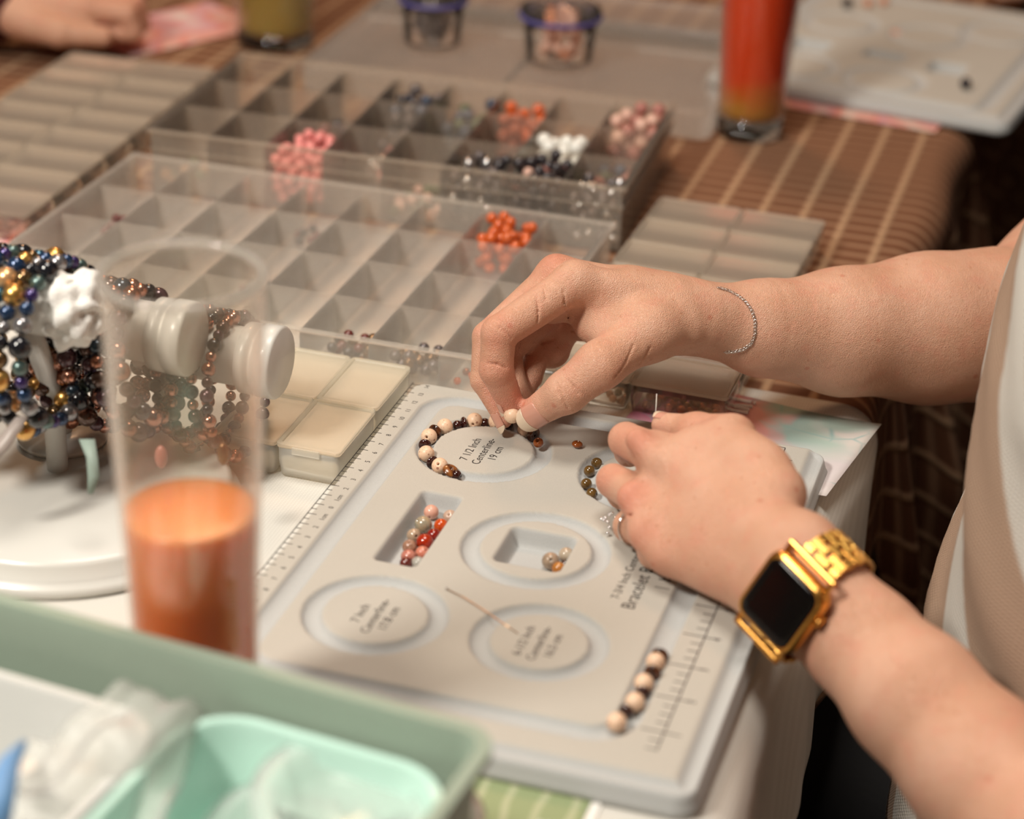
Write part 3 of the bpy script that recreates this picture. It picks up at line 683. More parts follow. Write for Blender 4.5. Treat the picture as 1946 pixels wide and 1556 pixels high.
# ------------------------------------------------------------------ glasses with drinks
def glass_mat():
    n = N('drinking_glass')
    t = n.n('ShaderNodeBsdfTransparent', Color=(.975, .96, .94, 1)); g = n.n('ShaderNodeBsdfGlossy', Color=(1, 1, 1, 1), Roughness=.03)
    lw = n.n('ShaderNodeLayerWeight', Blend=.35); f_ = n.n('ShaderNodeMapRange', Value=lw.outputs['Facing'], From__Min=0.0, From__Max=1.0, To__Min=.035, To__Max=.75)
    f2 = n.math('POWER', lw.outputs['Facing'], 2.2); f3 = n.math('ADD', n.math('MULTIPLY', f2, .55), .035)
    df = n.n('ShaderNodeBsdfTranslucent', Color=(.9, .84, .76, 1)); ff = n.math('ADD', n.math('MULTIPLY', n.math('POWER', lw.outputs['Facing'], 2.5), .75), .045)
    m0 = n.n('ShaderNodeMixShader', i0=ff); n.l(t.outputs[0], m0.inputs[1]); n.l(df.outputs[0], m0.inputs[2])
    m_ = n.n('ShaderNodeMixShader', i0=f3); n.l(m0.outputs[0], m_.inputs[1]); n.l(g.outputs[0], m_.inputs[2]); n.l(m_.outputs[0], n.out.inputs[0]); return n.m
GLASS = glass_mat(); RIMM = clear('rim_glass', (1, .98, .94), .5, .04, (.9, .87, .83), 1.4)
GB = N('glass_base'); GB.set(Transmission__Weight=1.0, Roughness=.02, IOR=1.5); GB.col((.97, .96, .93)); GBM = GB.m
def drink_mat(name, top, bot, z0, z1, foam=0):
    n = N(name); sp = n.n('ShaderNodeSeparateXYZ', Vector=n.co()); nz = n.noise(45, 3, .5)
    h = n.math('ADD', sp.outputs[2], n.math('MULTIPLY', n.math('SUBTRACT', nz, .5), .03))
    g = n.n('ShaderNodeMapRange', Value=h, From__Min=z0*S, From__Max=z1*S).outputs[0]
    n.col(n.ramp(g, [(0, bot), (1, top)])); n.set(Roughness=.2, Subsurface__Weight=.6); n.b.inputs['Subsurface Radius'].default_value = (.025, .010, .005); n.b.inputs['Subsurface Scale'].default_value = 1
    return n.m
def tumbler(loc, h, rb, rm, rt, zfill, zb, mat, label, gname='drinking_glass', dl='drink'):
    t = empty('drinking_glass', loc, label, 'glass')
    def rad(z):
        u = z/h; return rb+(rm-rb)*min(1, (u/.45)) if u < .45 else rm+(rt-rm)*math.sin((u-.45)/.55*math.pi/2)
    zs = [zb+(h-zb)*i/30 for i in range(31)]
    prof = [(rad(z), z) for z in zs]+[(rt-.05, h+.06)]+[(rad(z)-.16, z) for z in zs[::-1]]
    MB().lathe(prof, 56, closed=True).build('glass_wall', GLASS, t, True)
    MB().tube([((rt-.05)*math.cos(a), (rt-.05)*math.sin(a), h) for a in np.linspace(0, 2*math.pi, 64, endpoint=False)], .15, 10, closed=True).build('rim', RIMM, t, True)
    MB().lathe([(rb*.6, .0), (rb*.97, .02), (rb*1.02, .25), (rad(zb), zb), (rad(zb)-.15, zb+.02), (rb*.7, zb-.2), (.01, zb-.3)], 56).build('glass_foot', GBM, t, True)
    d = [(.01, zb+.05)]+[(rad(z)-.19, z) for z in np.linspace(zb+.08, zfill, 22)]+[(rad(zfill)-.4, zfill+.03), (.01, zfill+.03)]
    MB().lathe(d, 48).build('drink', mat, t, True); return t, rad
base = D(345, 523, 78.2); GX, GY, GH = base[0], base[1], base[2]
DR = drink_mat('grapefruit_drink', (.95, .34, .13), (1.0, .21, .035), 5.0, 13.0)
_, radf = tumbler((GX, GY, 0), GH, 2.35, 2.62, 3.0, 11.7, 1.2, DR, 'tall glass half full of orange drink in the foreground, behind the sage tray')
DR2 = drink_mat('sunrise_drink', (.72, .07, .01), (.50, .26, .04), 2.0, 5.0)
q = A(1417, 262, 0)
tumbler((q[0], q[1]+1.2, 0), 17, 2.35, 2.75, 3.0, 14.5, 1.5, DR2, 'tall glass of red-orange drink standing on the brown cloth at the back')
DR3 = drink_mat('olive_drink', (.36, .26, .06), (.38, .28, .07), 2.0, 5.0)
q = A(510, 90, 0); tumbler((q[0], q[1]+1.5, 0), 15, 3.0, 3.4, 3.7, 12.5, 1.2, DR3, 'wide glass of olive yellow drink at the top left')
# ------------------------------------------------------------------ bracelet stands
WP = simple('white_enamel', (.66, .65, .61), .35, coat=.2)
WF = simple('white_plush', (.86, .84, .80), .9, var=.05, bump=.8, vscale=600)
def stand(end_px, D_, length, label, cap=1.75, disc=None, foot=1.5, wrap=1.5):
    e = D(*end_px, D_)
    t = empty('bracelet_stand', (e[0]-length*.45, e[1], 0), label, 'stand')
    ox, oy = e[0]-length*.45, e[1]
    def ad(m, nm, mat, sm=True): return m.build(nm, mat, t, sm, loc=(-ox, -oy, 0))
    rot = Matrix.Translation(Vector(e)) @ Matrix.Rotation(math.radians(90), 4, 'Y')
    MBb = MB().lathe([(wrap, -length), (wrap, -.5)], 32, rot); ad(MBb, 'bar', WP)
    if cap:
        ad(MB().lathe([(cap*.86, -1.9), (cap*.97, -1.85), (cap*.98, -1.25), (cap*.9, -1.2), (cap*.9, -1.0), (cap, -.95), (cap, -.12), (cap*.94, 0), (.01, 0)], 48, rot), 'end_cap', WP)
        smooth_angle(bpy.context.scene.objects[-1]) if 0 else None
    return t, e, ox, oy, ad
tA, eA, ox, oy, adA = stand((165, 590), 99, 17, 'white bracelet bar with round foot, loaded with blue, gold and purple bracelets', None, wrap=1.5)
px_, py_ = A(110, 890, 1.75)[:2]
adA(MB().tube([(px_, py_, 1.7), (px_, py_+.0, 6), (px_, eA[1], eA[2]-1.2)], .52, 20), 'post', WP)
adA(MB().lathe([(7.2, 0.02), (8.3, .05), (8.45, .35), (8.3, .6), (7.9, .75), (7.9, 1.45), (7.6, 1.72), (.01, 1.75)], 72, Matrix.Translation((px_+1.0, py_-.8, 0))), 'round_foot', WP)
# crumpled plush end of the bar
vv, ff = [], []
for i in range(25):
    for j in range(36):
        a = math.pi*i/24; b = 2*math.pi*j/36
        rr = 1.75*(1+.13*math.sin(3*b+4*a)+.09*math.sin(7*b-5*a)+.06*math.sin(11*a+3*b))
        vv.append(eA+np.array([rr*.75*math.cos(a), rr*math.sin(a)*math.cos(b), rr*math.sin(a)*math.sin(b)])+[-.6, 0, 0])
for i in range(24):
    for j in range(36): ff.append((i*36+j, i*36+(j+1) % 36, (i+1)*36+(j+1) % 36, (i+1)*36+j))
adA(MB().add(vv, ff), 'plush_end', WF)
tB, eB, oxb, oyb, adB = stand((368, 645), 103.5, 8.5, 'white bar end with round cap seen through the glass, hung with copper brown bracelets', 1.85)
pb = (eB[0]-7.4, eB[1]); adB(MB().tube([(pb[0], pb[1], 1.9), (pb[0], pb[1], eB[2]-1.2)], .5, 20), 'post', WP)
adB(MB().lathe([(2.2, .02), (2.25, .3), (.6, .5), (.01, .5)], 40, Matrix.Translation((pb[0], pb[1], 1.74))), 'foot', WP)
tC, eC, oxc, oyc, adC = stand((535, 690), 106.5, 7.5, 'white bar end with round cap just right of the foreground glass rim', 1.85)
pc = (eC[0]-6.5, eC[1]); adC(MB().tube([(pc[0], pc[1], 1.78), (pc[0], pc[1], eC[2]-1.2)], .5, 20), 'post', WP)
SH = lambda nm, c_, m_=.5, r_=.18: simple(nm, c_, r_, m_, coat=.6)
PAL_A = [SH('navy_bead', (.02, .05, .12)), SH('purple_bead', (.05, .03, .14)), SH('gold_bead', (.75, .42, .12), .9, .3), SH('teal_pearl', (.10, .16, .15), .6, .3), SH('bronze_pearl', (.20, .12, .05), .8), SH('jet_bead', (.012, .012, .016), .1, .08),
         SH('petrol_bead', (.01, .09, .15)), SH('steel_pearl', (.28, .27, .28), .7), SH('peach_pearl', (.72, .42, .20), .6, .3)]
PAL_B = [SH('copper_pearl', (.40, .16, .09), .8), SH('brown_pearl', (.10, .05, .035), .5), SH('plum_bead', (.09, .04, .05), .4), MATS['jet_bead'], SH('rose_gold_bead', (.55, .26, .18), .9), SH('ink_blue_bead', (.02, .04, .06), .4)]
BR = [.36, .44, .54, .38, .32]
def bracelet(cx_, cy2, cz, R_, pal, rads, label, group, tilt=0, n0=0, squeeze=1.0, lean=0):
    t = empty('beaded_bracelet', (cx_, cy2, cz), label, 'bracelet', group)
    a = 0.0; seq = []; tot = 0
    k = n0
    while tot < 2*math.pi*R_-.3:
        r = rads[k % len(rads)]; seq.append((r, k)); tot += 2*r+.01; k += 1
    sc_ = 2*math.pi/tot
    for r, k in seq:
        a += (r+.005)*sc_; m_ = pal[(k*7+n0*3+k//5) % len(pal)]
        key = ('bb', round(r, 3), m_.name)
        if key not in MATS: MATS[key] = sphere_me('bracelet_bead', r, m_, 16, 1, 0)
        o = bpy.data.objects.new('bracelet_bead', MATS[key]); C.objects.link(o); o.parent = t
        o.location = Vector((tilt*math.sin(a)*R_, R_*math.cos(a), squeeze*R_*math.sin(a)))*S
        a += (r+.005)*sc_
    return t
names_a = ['beaded bracelet nearest the plush bar end, gold and navy beads', 'second dark beaded bracelet from the plush bar end', 'third dark beaded bracelet from the plush bar end', 'fourth dark beaded bracelet from the plush bar end', 'fifth dark beaded bracelet from the plush bar end',
 'sixth beaded bracelet, by the left photo edge', 'seventh beaded bracelet, cut by the left photo edge', 'eighth beaded bracelet, mostly outside the left photo edge']
xx = eA[0]-1.5
for k in range(8):
    rd = BR[k % 3:]+BR[:k % 3]
    RR = 3.75+.35*math.sin(k*2.1); bracelet(xx-k*.93, eA[1], eA[2]+1.5+.42-RR, RR, PAL_A[k % 3:]+PAL_A[:k % 3], rd, names_a[k], 'bracelets on the left bar', .04*((k % 3)-1), k)
xx = eB[0]-2.3
names_b = ['copper and brown beaded bracelet nearest the white cap', 'second copper brown bracelet from the white cap', 'third copper brown bracelet from the white cap', 'fourth brown bracelet from the white cap', 'fifth brown bracelet from the white cap', 'sixth brown bracelet from the white cap', 'seventh brown bracelet from the white cap', 'eighth brown bracelet from the white cap']
for k in range(7):
    RR = 3.15+(.3 if k % 2 else -.15); bracelet(xx-k*.84, eB[1], eB[2]+1.5+.33-RR, RR, PAL_B[k % 2:]+PAL_B[:k % 2], [.36, .44, .5, .38], names_b[k], 'bracelets on the middle bar', -.30+.03*k, k)
for k, lab in enumerate(('brown bracelet nearest the right white cap', 'second brown bracelet from the right white cap', 'third brown bracelet from the right white cap, behind the middle cap', 'fourth brown bracelet from the right white cap, behind the middle cap')):
    RR = 3.5-.3*(k % 2); bracelet(eC[0]-2.4-k*.95, eC[1], eC[2]+1.5+.3-RR, RR, PAL_B, [.28, .36], lab, 'bracelets on the right bar', -.12, 2+k, lean=.12)
# dangling charm beads
dz = eB[2]+1.5+.33-6.6
for k, (px, py, m_, lab) in enumerate(((306, 868, G_DUST, 'reddish oval charm hanging below the copper bracelets'), (424, 862, G_BRONZE, 'bronze charm hanging below the right brown bracelet'))):
    o = bead('charm', sphere_me('charm', .3, m_, 14, 2.0, 0), D(px, py, 101), lab, None, None, 'charm')
# price ribbons
RIB = simple('sage_ribbon', (.30, .38, .33), .55); RIBG = simple('grey_ribbon', (.42, .36, .33), .4)
def ribbon(pts, w_, mat, label):
    v, f = [], []
    for p_, wd in pts:
        p_ = np.array(p_); v += [p_-RIGHT*w_/2*wd-.1*FWD*0, p_+RIGHT*w_/2*wd]
    for i in range(len(pts)-1): f.append((2*i, 2*i+1, 2*i+3, 2*i+2))
    o = link('paper_tag', me_from('paper_tag', v, f, mat)); so = o.modifiers.new('s', 'SOLIDIFY'); so.thickness = .0003; return tag(o, label, 'tag')
ribbon([(D(165, 835, 98), 1.0), (D(175, 870, 97.5), .7), (D(178, 905, 97.6), .75), (D(172, 938, 97.8), .35)], .72, RIB, 'sage green paper tag dangling right of the white post')
ribbon([(D(42, 792, 98), .7), (D(22, 820, 97.8), .9), (D(2, 850, 97.6), 1.0), (D(-25, 880, 97.6), 1.0)], .8, RIBG, 'grey satin ribbon hanging at the left photo edge')
# ------------------------------------------------------------------ sage tray in the foreground and what it holds
SAGE = simple('sage_plastic', (.285, .355, .285), .5, var=.03)
TR = Matrix.Rotation(math.radians(-5.6), 4, 'Z'); TR.translation = Vector((16.9, -24.1, 0))
TZ = 8.0
tr = empty('tray', (0, 0, 0), 'sage green plastic tray holding tubs in the near left corner', 'tray')
tr.location = Vector((16.9, -24.1, 0))*S; tr.rotation_euler = (0, 0, math.radians(-5.6))
MB().rring(-36, 0, -27, 0, 1.5, [(1.3, .02), (1.0, .3), (.45, TZ-.5), (0, TZ-.45), (0, TZ), (.55, TZ), (.75, TZ-.5), (1.5, .5), (1.9, .35)], 8).build('tray_body', SAGE, tr, True)
smooth_angle(tr.children[0], 35)
def tub(name, x0, x1, y0, y1, r, zb, zt_, mat, label, th=.25, flare=.8):
    ctr_ = TR @ Vector(((x0+x1)/2, (y0+y1)/2, zb)); t = empty(name, ctr_, label, 'tub', None, math.radians(-5.6))
    o = MB().rring(x0, x1, y0, y1, r, [(flare+.4, zb), (flare, zb+.3), (.3, zt_-.4), (0, zt_-.3), (0, zt_), (.35, zt_), (.5, zt_-.3), (flare+th, zb+.6), (flare+.8, zb+.45)], 10).build('tub_body', mat, t, True)
    o.location = -Vector(((x0+x1)/2, (y0+y1)/2, zb))*S; smooth_angle(o, 50); return t
MINT = simple('mint_plastic', (.52, .76, .67), .35, trans=.0); WT = simple('white_plastic', (.62, .63, .61), .35)
mc = A(500, 1365, 6.5); mr = A(885, 1500, 6.5)
tm = tub('mint_tub', -11.8, -.95, -18.5, -1.2, 2.6, .5, 6.5, MINT, 'mint green tub with clear dishes inside, right side of the sage tray')
tw = tub('white_tub', -27, -12.2, -18, -2.4, 2.4, .5, 6.3, WT, 'white tub with clear bags inside, left side of the sage tray')
CL = clear('clear_lid', (.97, .98, .97), .35, .12, (.98, .99, .98))
def ring_lid(px, py, z, r, label, tilt=(0, 0, 0)):
    q = A(px, py, z); t = empty('round_plastic_dish', q, label, 'dish', 'clear round dishes in the mint tub')
    MB().lathe([(r*.2, .1), (r*.72, .12), (r*.78, .55), (r, .6), (r, .0), (r*1.03, .0), (r*1.03, .7), (r*.74, .68), (r*.68, .25), (r*.2, .22)], 44).build('dish_body', CL, t, True)
    t.rotation_euler = tilt; return t
ring_lid(655, 1535, 5.2, 3.3, 'large clear round dish lying on top in the mint tub', (.08, .06, 0))
ring_lid(790, 1560, 3.6, 2.4, 'clear round dish at the right of the mint tub', (-.1, .12, 0))
ring_lid(520, 1600, 3.2, 2.6, 'clear round dish at the bottom edge of the photo in the mint tub', (.2, -.1, 0))
# crinkled clear bags
BAG = clear('clear_bag', (.96, .95, .92), .34, .3, (.98, .98, .97))
def sheet(pts, label, nm='clear_bag', mat=BAG, nn=16, amp=.18):
    a, b, c_, d_ = [np.array(q) for q in pts]; v, f = [], []
    for i in range(nn+1):
        for j in range(nn+1):
            s_, t_ = i/nn, j/nn
            q = (1-s_)*(1-t_)*a+s_*(1-t_)*b+s_*t_*c_+(1-s_)*t_*d_
            q = q+np.array([0, 0, 1])*(amp*(math.sin(9*s_+5*t_)+math.sin(4*s_-11*t_)+.7*math.sin(17*s_+3*t_))+1.0*math.sin(math.pi*s_)*math.sin(math.pi*t_))
            v.append(q)
    for i in range(nn):
        for j in range(nn): k = i*(nn+1)+j; f.append((k, k+1, k+nn+2, k+nn+1))
    o = link(nm, me_from(nm, v, f, mat)); so = o.modifiers.new('s', 'SOLIDIFY'); so.thickness = .0003; return tag(o, label, 'bag')
sheet([A(215, 1300, 7.6), A(395, 1345, 6.6), A(300, 1600, 5.2), A(20, 1500, 5.6)], 'crinkled clear plastic bag lying across the white tub')
sheet([A(40, 1420, 4.6), A(200, 1390, 5.0), A(330, 1600, 4.2), A(-40, 1600, 4.0)], 'clear plastic bag deeper in the white tub')
bl = MB().tube([A(45, 1412, 6.8), A(18, 1450, 6.9), A(2, 1500, 6.8), A(-12, 1570, 6.4)], [.15, .38, .55, .6], 12).build('blue_strap', simple('blue_plastic', (.16, .33, .60), .5), smooth=True)
tag(bl, 'blue plastic strap curling up at the lower left corner in the white tub', 'strap')
DKW = simple('black_wood', (.018, .011, .008), .45)
# ------------------------------------------------------------------ people: implicit surfaces polygonised into one continuous skin
def cap_d(Pn, a, b, ra, rb, nv=None, fl=1.0):
    pa = Pn-a
    ba = b-a
    if nv is not None:
        pa = pa+(fl-1)*(pa@nv)[:, None]*nv; ba = ba+(fl-1)*(ba@nv)*nv
    t = np.clip(pa@ba/max(ba@ba, 1e-9), 0, 1)
    return np.linalg.norm(pa-t[:, None]*ba, axis=1)-(ra+(rb-ra)*t)
def smin(a, b, k):
    h = np.maximum(k-np.abs(a-b), 0)/k
    return np.minimum(a, b)-h*h*k*.25
class Body:
    def __init__(s): s.g = []; s.c = []
    def carve(s, pts, r=.06):
        s.c2 = getattr(s, 'c2', [])+[(pts[i], pts[i+1], r) for i in range(len(pts)-1)]
    def seal(s): s.c = getattr(s, 'c2', [])
    def group(s, prims, kin, kout):
        """prims: (a, b, ra, rb[, flatten_dir, factor]); smooth inside by kin, to what came before by kout"""
        s.g.append(([(np.array(p_[0], float), np.array(p_[1], float), p_[2], p_[3])+tuple(p_[4:]) for p_ in prims], kin, kout)); return s
    def d(s, Pn):
        tot = None
        for prims, kin, kout in s.g:
            lo = np.min([np.minimum(p_[0], p_[1])-max(p_[2], p_[3]) for p_ in prims], 0)-2.2
            hi = np.max([np.maximum(p_[0], p_[1])+max(p_[2], p_[3]) for p_ in prims], 0)+2.2
            m = np.all((Pn > lo) & (Pn < hi), axis=1)
            dg = np.full(len(Pn), 9.0)
            if m.any():
                Q = Pn[m]; q = None
                for p_ in prims:
                    c_ = cap_d(Q, *p_); q = c_ if q is None else smin(q, c_, kin)
                dg[m] = q
            tot = dg if tot is None else smin(tot, dg, kout)
        for a, b, r in s.c:
            m = np.all((Pn > np.minimum(a, b)-.5) & (Pn < np.maximum(a, b)+.5), axis=1)
            if m.any(): tot[m] = -smin(-tot[m], cap_d(Pn[m], a, b, r, r), .10)
        return tot
    def bounds(s):
        lo = np.min([np.minimum(p_[0], p_[1])-max(p_[2], p_[3]) for g in s.g for p_ in g[0]], 0)-.6
        hi = np.max([np.maximum(p_[0], p_[1])+max(p_[2], p_[3]) for g in s.g for p_ in g[0]], 0)+.6
        return lo, hi
    def mesh(s, h, clip=None):
        lo, hi = s.bounds()
        B = 8; nb = np.ceil((hi-lo)/(h*B)).astype(int); nn = nb*B+1
        gc = [lo[i]+(np.arange(nb[i])+.5)*h*B for i in range(3)]
        G = np.stack(np.meshgrid(*gc, indexing='ij'), -1).reshape(-1, 3)
        dc = s.d(G); act = np.abs(dc) < B*h*.87*1.25+.25
        Fd = np.where(dc > 0, 1.0, -1.0).astype(np.float32).reshape(nb)
        Fd = np.repeat(np.repeat(np.repeat(Fd, B, 0), B, 1), B, 2); Fd = np.pad(Fd, ((0, 1),)*3, mode='edge')
        ids = np.argwhere(act.reshape(nb)); off = np.stack(np.meshgrid(*[np.arange(B+1)]*3, indexing='ij'), -1).reshape(-1, 3)
        for st in range(0, len(ids), 1500):
            I = (ids[st:st+1500, None, :]*B+off[None]).reshape(-1, 3)
            Fd[I[:, 0], I[:, 1], I[:, 2]] = s.d(lo+I*h)
        neg = Fd < 0
        cells = []
        c0 = neg[:-1, :-1, :-1]; anyn = c0.copy(); alln = c0.copy()
        for dx in (0, 1):
            for dy in (0, 1):
                for dz in (0, 1):
                    q = neg[dx:nn[0]-1+dx, dy:nn[1]-1+dy, dz:nn[2]-1+dz]; anyn = anyn | q; alln = alln & q
        cell = np.argwhere(anyn & ~alln); vid = np.full(tuple(nn-1), -1, np.int32); vid[tuple(cell.T)] = np.arange(len(cell))
        acc = np.zeros((len(cell), 3)); cnt = np.zeros(len(cell))
        cor = [(x, y, z) for x in (0, 1) for y in (0, 1) for z in (0, 1)]
        for i_ in range(8):
            for j_ in range(i_+1, 8):
                a, b = np.array(cor[i_]), np.array(cor[j_])
                if abs(a-b).sum() != 1: continue
                fa = Fd[tuple((cell+a).T)]; fb = Fd[tuple((cell+b).T)]; m = (fa < 0) != (fb < 0)
                t = fa[m]/(fa[m]-fb[m]); acc[m] += a+(b-a)*t[:, None]; cnt[m] += 1
        V = lo+(cell+acc/cnt[:, None])*h
        faces = []
        for ax in range(3):
            u, v_ = (ax+1) % 3, (ax+2) % 3
            sl0 = [slice(None)]*3; sl1 = [slice(None)]*3; sl0[ax] = slice(0, -1); sl1[ax] = slice(1, None)
            e = np.argwhere(neg[tuple(sl0)] != neg[tuple(sl1)])
            e = e[(e[:, u] > 0) & (e[:, v_] > 0) & (e[:, u] < nn[u]-1) & (e[:, v_] < nn[v_]-1)]
            du = np.zeros(3, int); du[u] = 1; dv = np.zeros(3, int); dv[v_] = 1
            q = np.stack([vid[tuple((e-k).T)] for k in (du*0, du, du+dv, dv)], -1)
            fl = neg[tuple(e.T)]; q[fl] = q[fl][:, ::-1]; faces.append(q[:, ::-1])
        Fc = np.concatenate(faces); Fc = Fc[(Fc >= 0).all(1)]
        for _ in range(2):
            d0 = s.d(V); g = np.stack([s.d(V+np.eye(3)[i]*h*.4)-d0 for i in range(3)], -1)/(h*.4)
            V = V-np.clip(d0, -h, h)[:, None]*g/np.maximum((g*g).sum(1), .2)[:, None]
        return V, Fc
def on_skin(q, bodyf, off=.04):
    q = np.array(q, float)
    for _ in range(8):
        d0 = bodyf.d(q[None])[0]; g = np.array([bodyf.d((q+np.eye(3)[i]*.02)[None])[0]-d0 for i in range(3)])/.02
        q = q-g*(d0-off)/max(g@g, .3)
    return q
def hit(px, py, bodyf, d0=98, d1=122):
    ds = np.arange(d0, d1, .04); P_ = np.array([D(px, py, d_) for d_ in ds]); v = bodyf.d(P_); k = np.argmax(v < 0)
    return P_[k]
n = N('skin')
at_ = n.n('ShaderNodeAttribute', _attribute_name='blush').outputs['Fac']; c = n.co()
big = n.noise(38, 3); fine = n.n('ShaderNodeTexVoronoi', _feature='DISTANCE_TO_EDGE', Vector=c, Scale=1150.0).outputs['Distance']
fr = n.n('ShaderNodeTexVoronoi', Vector=c, Scale=150.0, Randomness=1.0); fr2 = n.n('ShaderNodeTexVoronoi', Vector=c, Scale=62.0)
m1 = n.ramp(fr.outputs['Distance'], [(0, (1, 1, 1)), (.085, (1, 1, 1)), (.16, (0, 0, 0))])
sel = n.math('GREATER_THAN', n.n('ShaderNodeSeparateColor', Color=fr.outputs['Color']).outputs[0], .55)
m2 = n.ramp(fr2.outputs['Distance'], [(0, (1, 1, 1)), (.06, (1, 1, 1)), (.12, (0, 0, 0))])
sel2 = n.math('GREATER_THAN', n.n('ShaderNodeSeparateColor', Color=fr2.outputs['Color']).outputs[1], .62)
base = n.mix(n.n('ShaderNodeMapRange', Value=big, From__Min=.35, From__Max=.65).outputs[0], (.61, .335, .22), (.68, .395, .275))
mot = n.n('ShaderNodeMapRange', Value=n.noise(95, 2), From__Min=.5, From__Max=.72).outputs[0]
base = n.mix(n.math('MULTIPLY', mot, .38), base, (.66, .28, .195))
base = n.mix(n.math('MULTIPLY', at_, .85), base, (.62, .19, .125))
base = n.mix(n.math('MULTIPLY', n.math('MULTIPLY', m1, sel), .38), base, (.42, .15, .065))
base = n.mix(n.math('MULTIPLY', n.math('MULTIPLY', m2, sel2), .45), base, (.50, .13, .075))
n.col(base); n.set(Roughness=.43, Subsurface__Weight=.15)
n.b.inputs['Subsurface Radius'].default_value = (.010, .0035, .002); n.b.inputs['Subsurface Scale'].default_value = .5
n.b.inputs['Specular IOR Level'].default_value = .42
wr = n.n('ShaderNodeTexNoise', Vector=c, Scale=340.0, Detail=3.0).outputs['Fac']
n.bump(n.math('ADD', n.math('MULTIPLY', fine, 1.6), wr), .6, .0006)
SKIN = n.m
def skin_mesh(name, parts, blush, h):
    """parts: list of Body; joined into ONE mesh with a colour attribute for redness"""
    VV, FF = [], []; b = 0
    for bd_, hh in parts:
        V, Fc = bd_.mesh(hh or h); VV.append(V); FF.append(Fc+b); b += len(V)
    V = np.concatenate(VV); Fc = np.concatenate(FF)
    me = bpy.data.meshes.new(name); me.vertices.add(len(V)); me.vertices.foreach_set('co', (V*S).ravel())
    me.loops.add(len(Fc)*4); me.loops.foreach_set('vertex_index', Fc.ravel().astype(np.int32)); me.polygons.add(len(Fc))
    me.polygons.foreach_set('loop_start', np.arange(len(Fc), dtype=np.int32)*4)
    try: me.polygons.foreach_set('loop_total', np.full(len(Fc), 4, np.int32))
    except Exception: pass
    me.update(calc_edges=True); me.validate()
    at = me.attributes.new('blush', 'FLOAT', 'POINT'); r_ = np.zeros(len(V))
    for c_, rad, am in blush: r_ = np.maximum(r_, am*np.exp(-((V-np.array(c_))**2).sum(1)/rad**2))
    at.data.foreach_set('value', r_.astype(np.float32)); me.materials.append(SKIN)
    return me
# ---- right hand (upper in the picture): joints as points of space
W = D(1335, 606, 112)
iM, iP, iD, iT = D(1092, 536, 109.6), D(948, 633, 108.4), D(943, 702, 108.9), D(969, 763, 110.0)
mM, mP, mD, mT = D(1058, 522, 111.6), D(927, 640, 111.2), D(920, 722, 111.4), D(957, 797, 111.3)
rM, rP, rD, rT = D(1075, 560, 113.6), D(962, 668, 113.4), D(975, 730, 112.9), D(996, 768, 112.2)
lM, lP, lD, lT = D(1105, 600, 115.6), D(1020, 676, 114.4), D(1008, 716, 113.8), D(996, 745, 113.4)
tC, tM, tI, tT = D(1232, 628, 109.6), D(1140, 694, 107.9), D(1076, 745, 108.2), D(1022, 780, 109.5)
RH = Body()
nd = cv(0, 0, 1)
RH.group([
 (iM, D(1270, 580, 111.0), .98, 1.35), (mM, D(1275, 575, 112.3), 1.0, 1.35), (rM, D(1280, 590, 113.6), .98, 1.25), (lM, D(1290, 610, 114.4), .9, 1.15),
 (D(1270, 595, 111.5), W, 1.5, 1.62), (D(1280, 600, 113.4), D(1340, 612, 113.6), 1.4, 1.5),
 (tC, D(1290, 620, 110.8), 1.38, 1.5), (tC, tM, 1.4, 1.16),
 (D(1150, 600, 110.2), tC, 1.0, 1.2), (D(1200, 560, 111.4), D(1290, 590, 111.8), 1.35, 1.5)], .9, 1)
# first web and the heel pad seen through the fingers
RH.group([(D(1050, 577, 110.9), D(1110, 566, 110.8), 1.04, 1.1)], .3, .35)
RH.group([(D(1062, 610, 114.6), D(1048, 664, 114.9), 1.0, 1.02), (D(1062, 610, 114.6), D(1120, 610, 114.0), 1.0, 1.1)], .3, .35)
RH.group([(W, D(1450, 622, 113.8), 1.85, 2.45, cv(0, 0, 1), 1.12), (D(1450, 624, 113.8), D(1600, 630, 116), 2.45, 3.35), (D(1600, 630, 116), D(1760, 624, 118.2), 3.35, 4.05),
          (D(1760, 624, 118.2), D(1890, 617, 119.8), 4.05, 4.35)], .8, .8)
RH.group([(D(1915, 630, 119.8), D(2040, 540, 123), 4.15, 4.3), (D(2040, 540, 123), D(2250, 330, 127), 4.4, 5.2)], 1.0, .3)
RH.group([(mM, mP, .93, .80)], .2, .55)
RH.group([(mP, mD, .80, .70), (mD, mT, .70, .46)], .18, .12)
RH.group([(rM, rP, .9, .80)], .2, .4); RH.group([(rP, rD, .80, .70), (rD, rT, .70, .56)], .18, .1)
RH.group([(lM, lP, .85, .72)], .2, .4); RH.group([(lP, lD, .72, .62), (lD, lT, .62, .52)], .18, .06)
RH.group([(iM, iP, 1.04, .90)], .2, .6)
RH.group([(iP, iD, .90, .84), (iD, iT, .85, .68)], .22, .14)
RH.group([(tM, tI, 1.20, 1.06), (tI, tT, 1.04, .80)], .35, .5)
RH.group([(D(1120, 622, 110.6), D(1165, 640, 109.8), .75, 1.0)], .3, .8)
RB = [(iT, 1.5, .95), (iD, 1.1, .75), (iP, 1.2, .45), (tT, 1.3, .35), (D(940, 650, 107.7), .8, .5), (D(1052, 490, 111), 1.3, .55), (tM, 1.1, .22), (tI, .8, .15), (mP, 1.0, .4), (D(1048, 664, 113.9), 1.5, .35),
      (D(1060, 600, 113), 1.6, .5), (rP, 1.2, .4), (lP, 1.0, .2), (D(1010, 580, 110), 1.4, .35), (mT, .8, .3), (D(1078, 742, 107.2), .6, .1)]
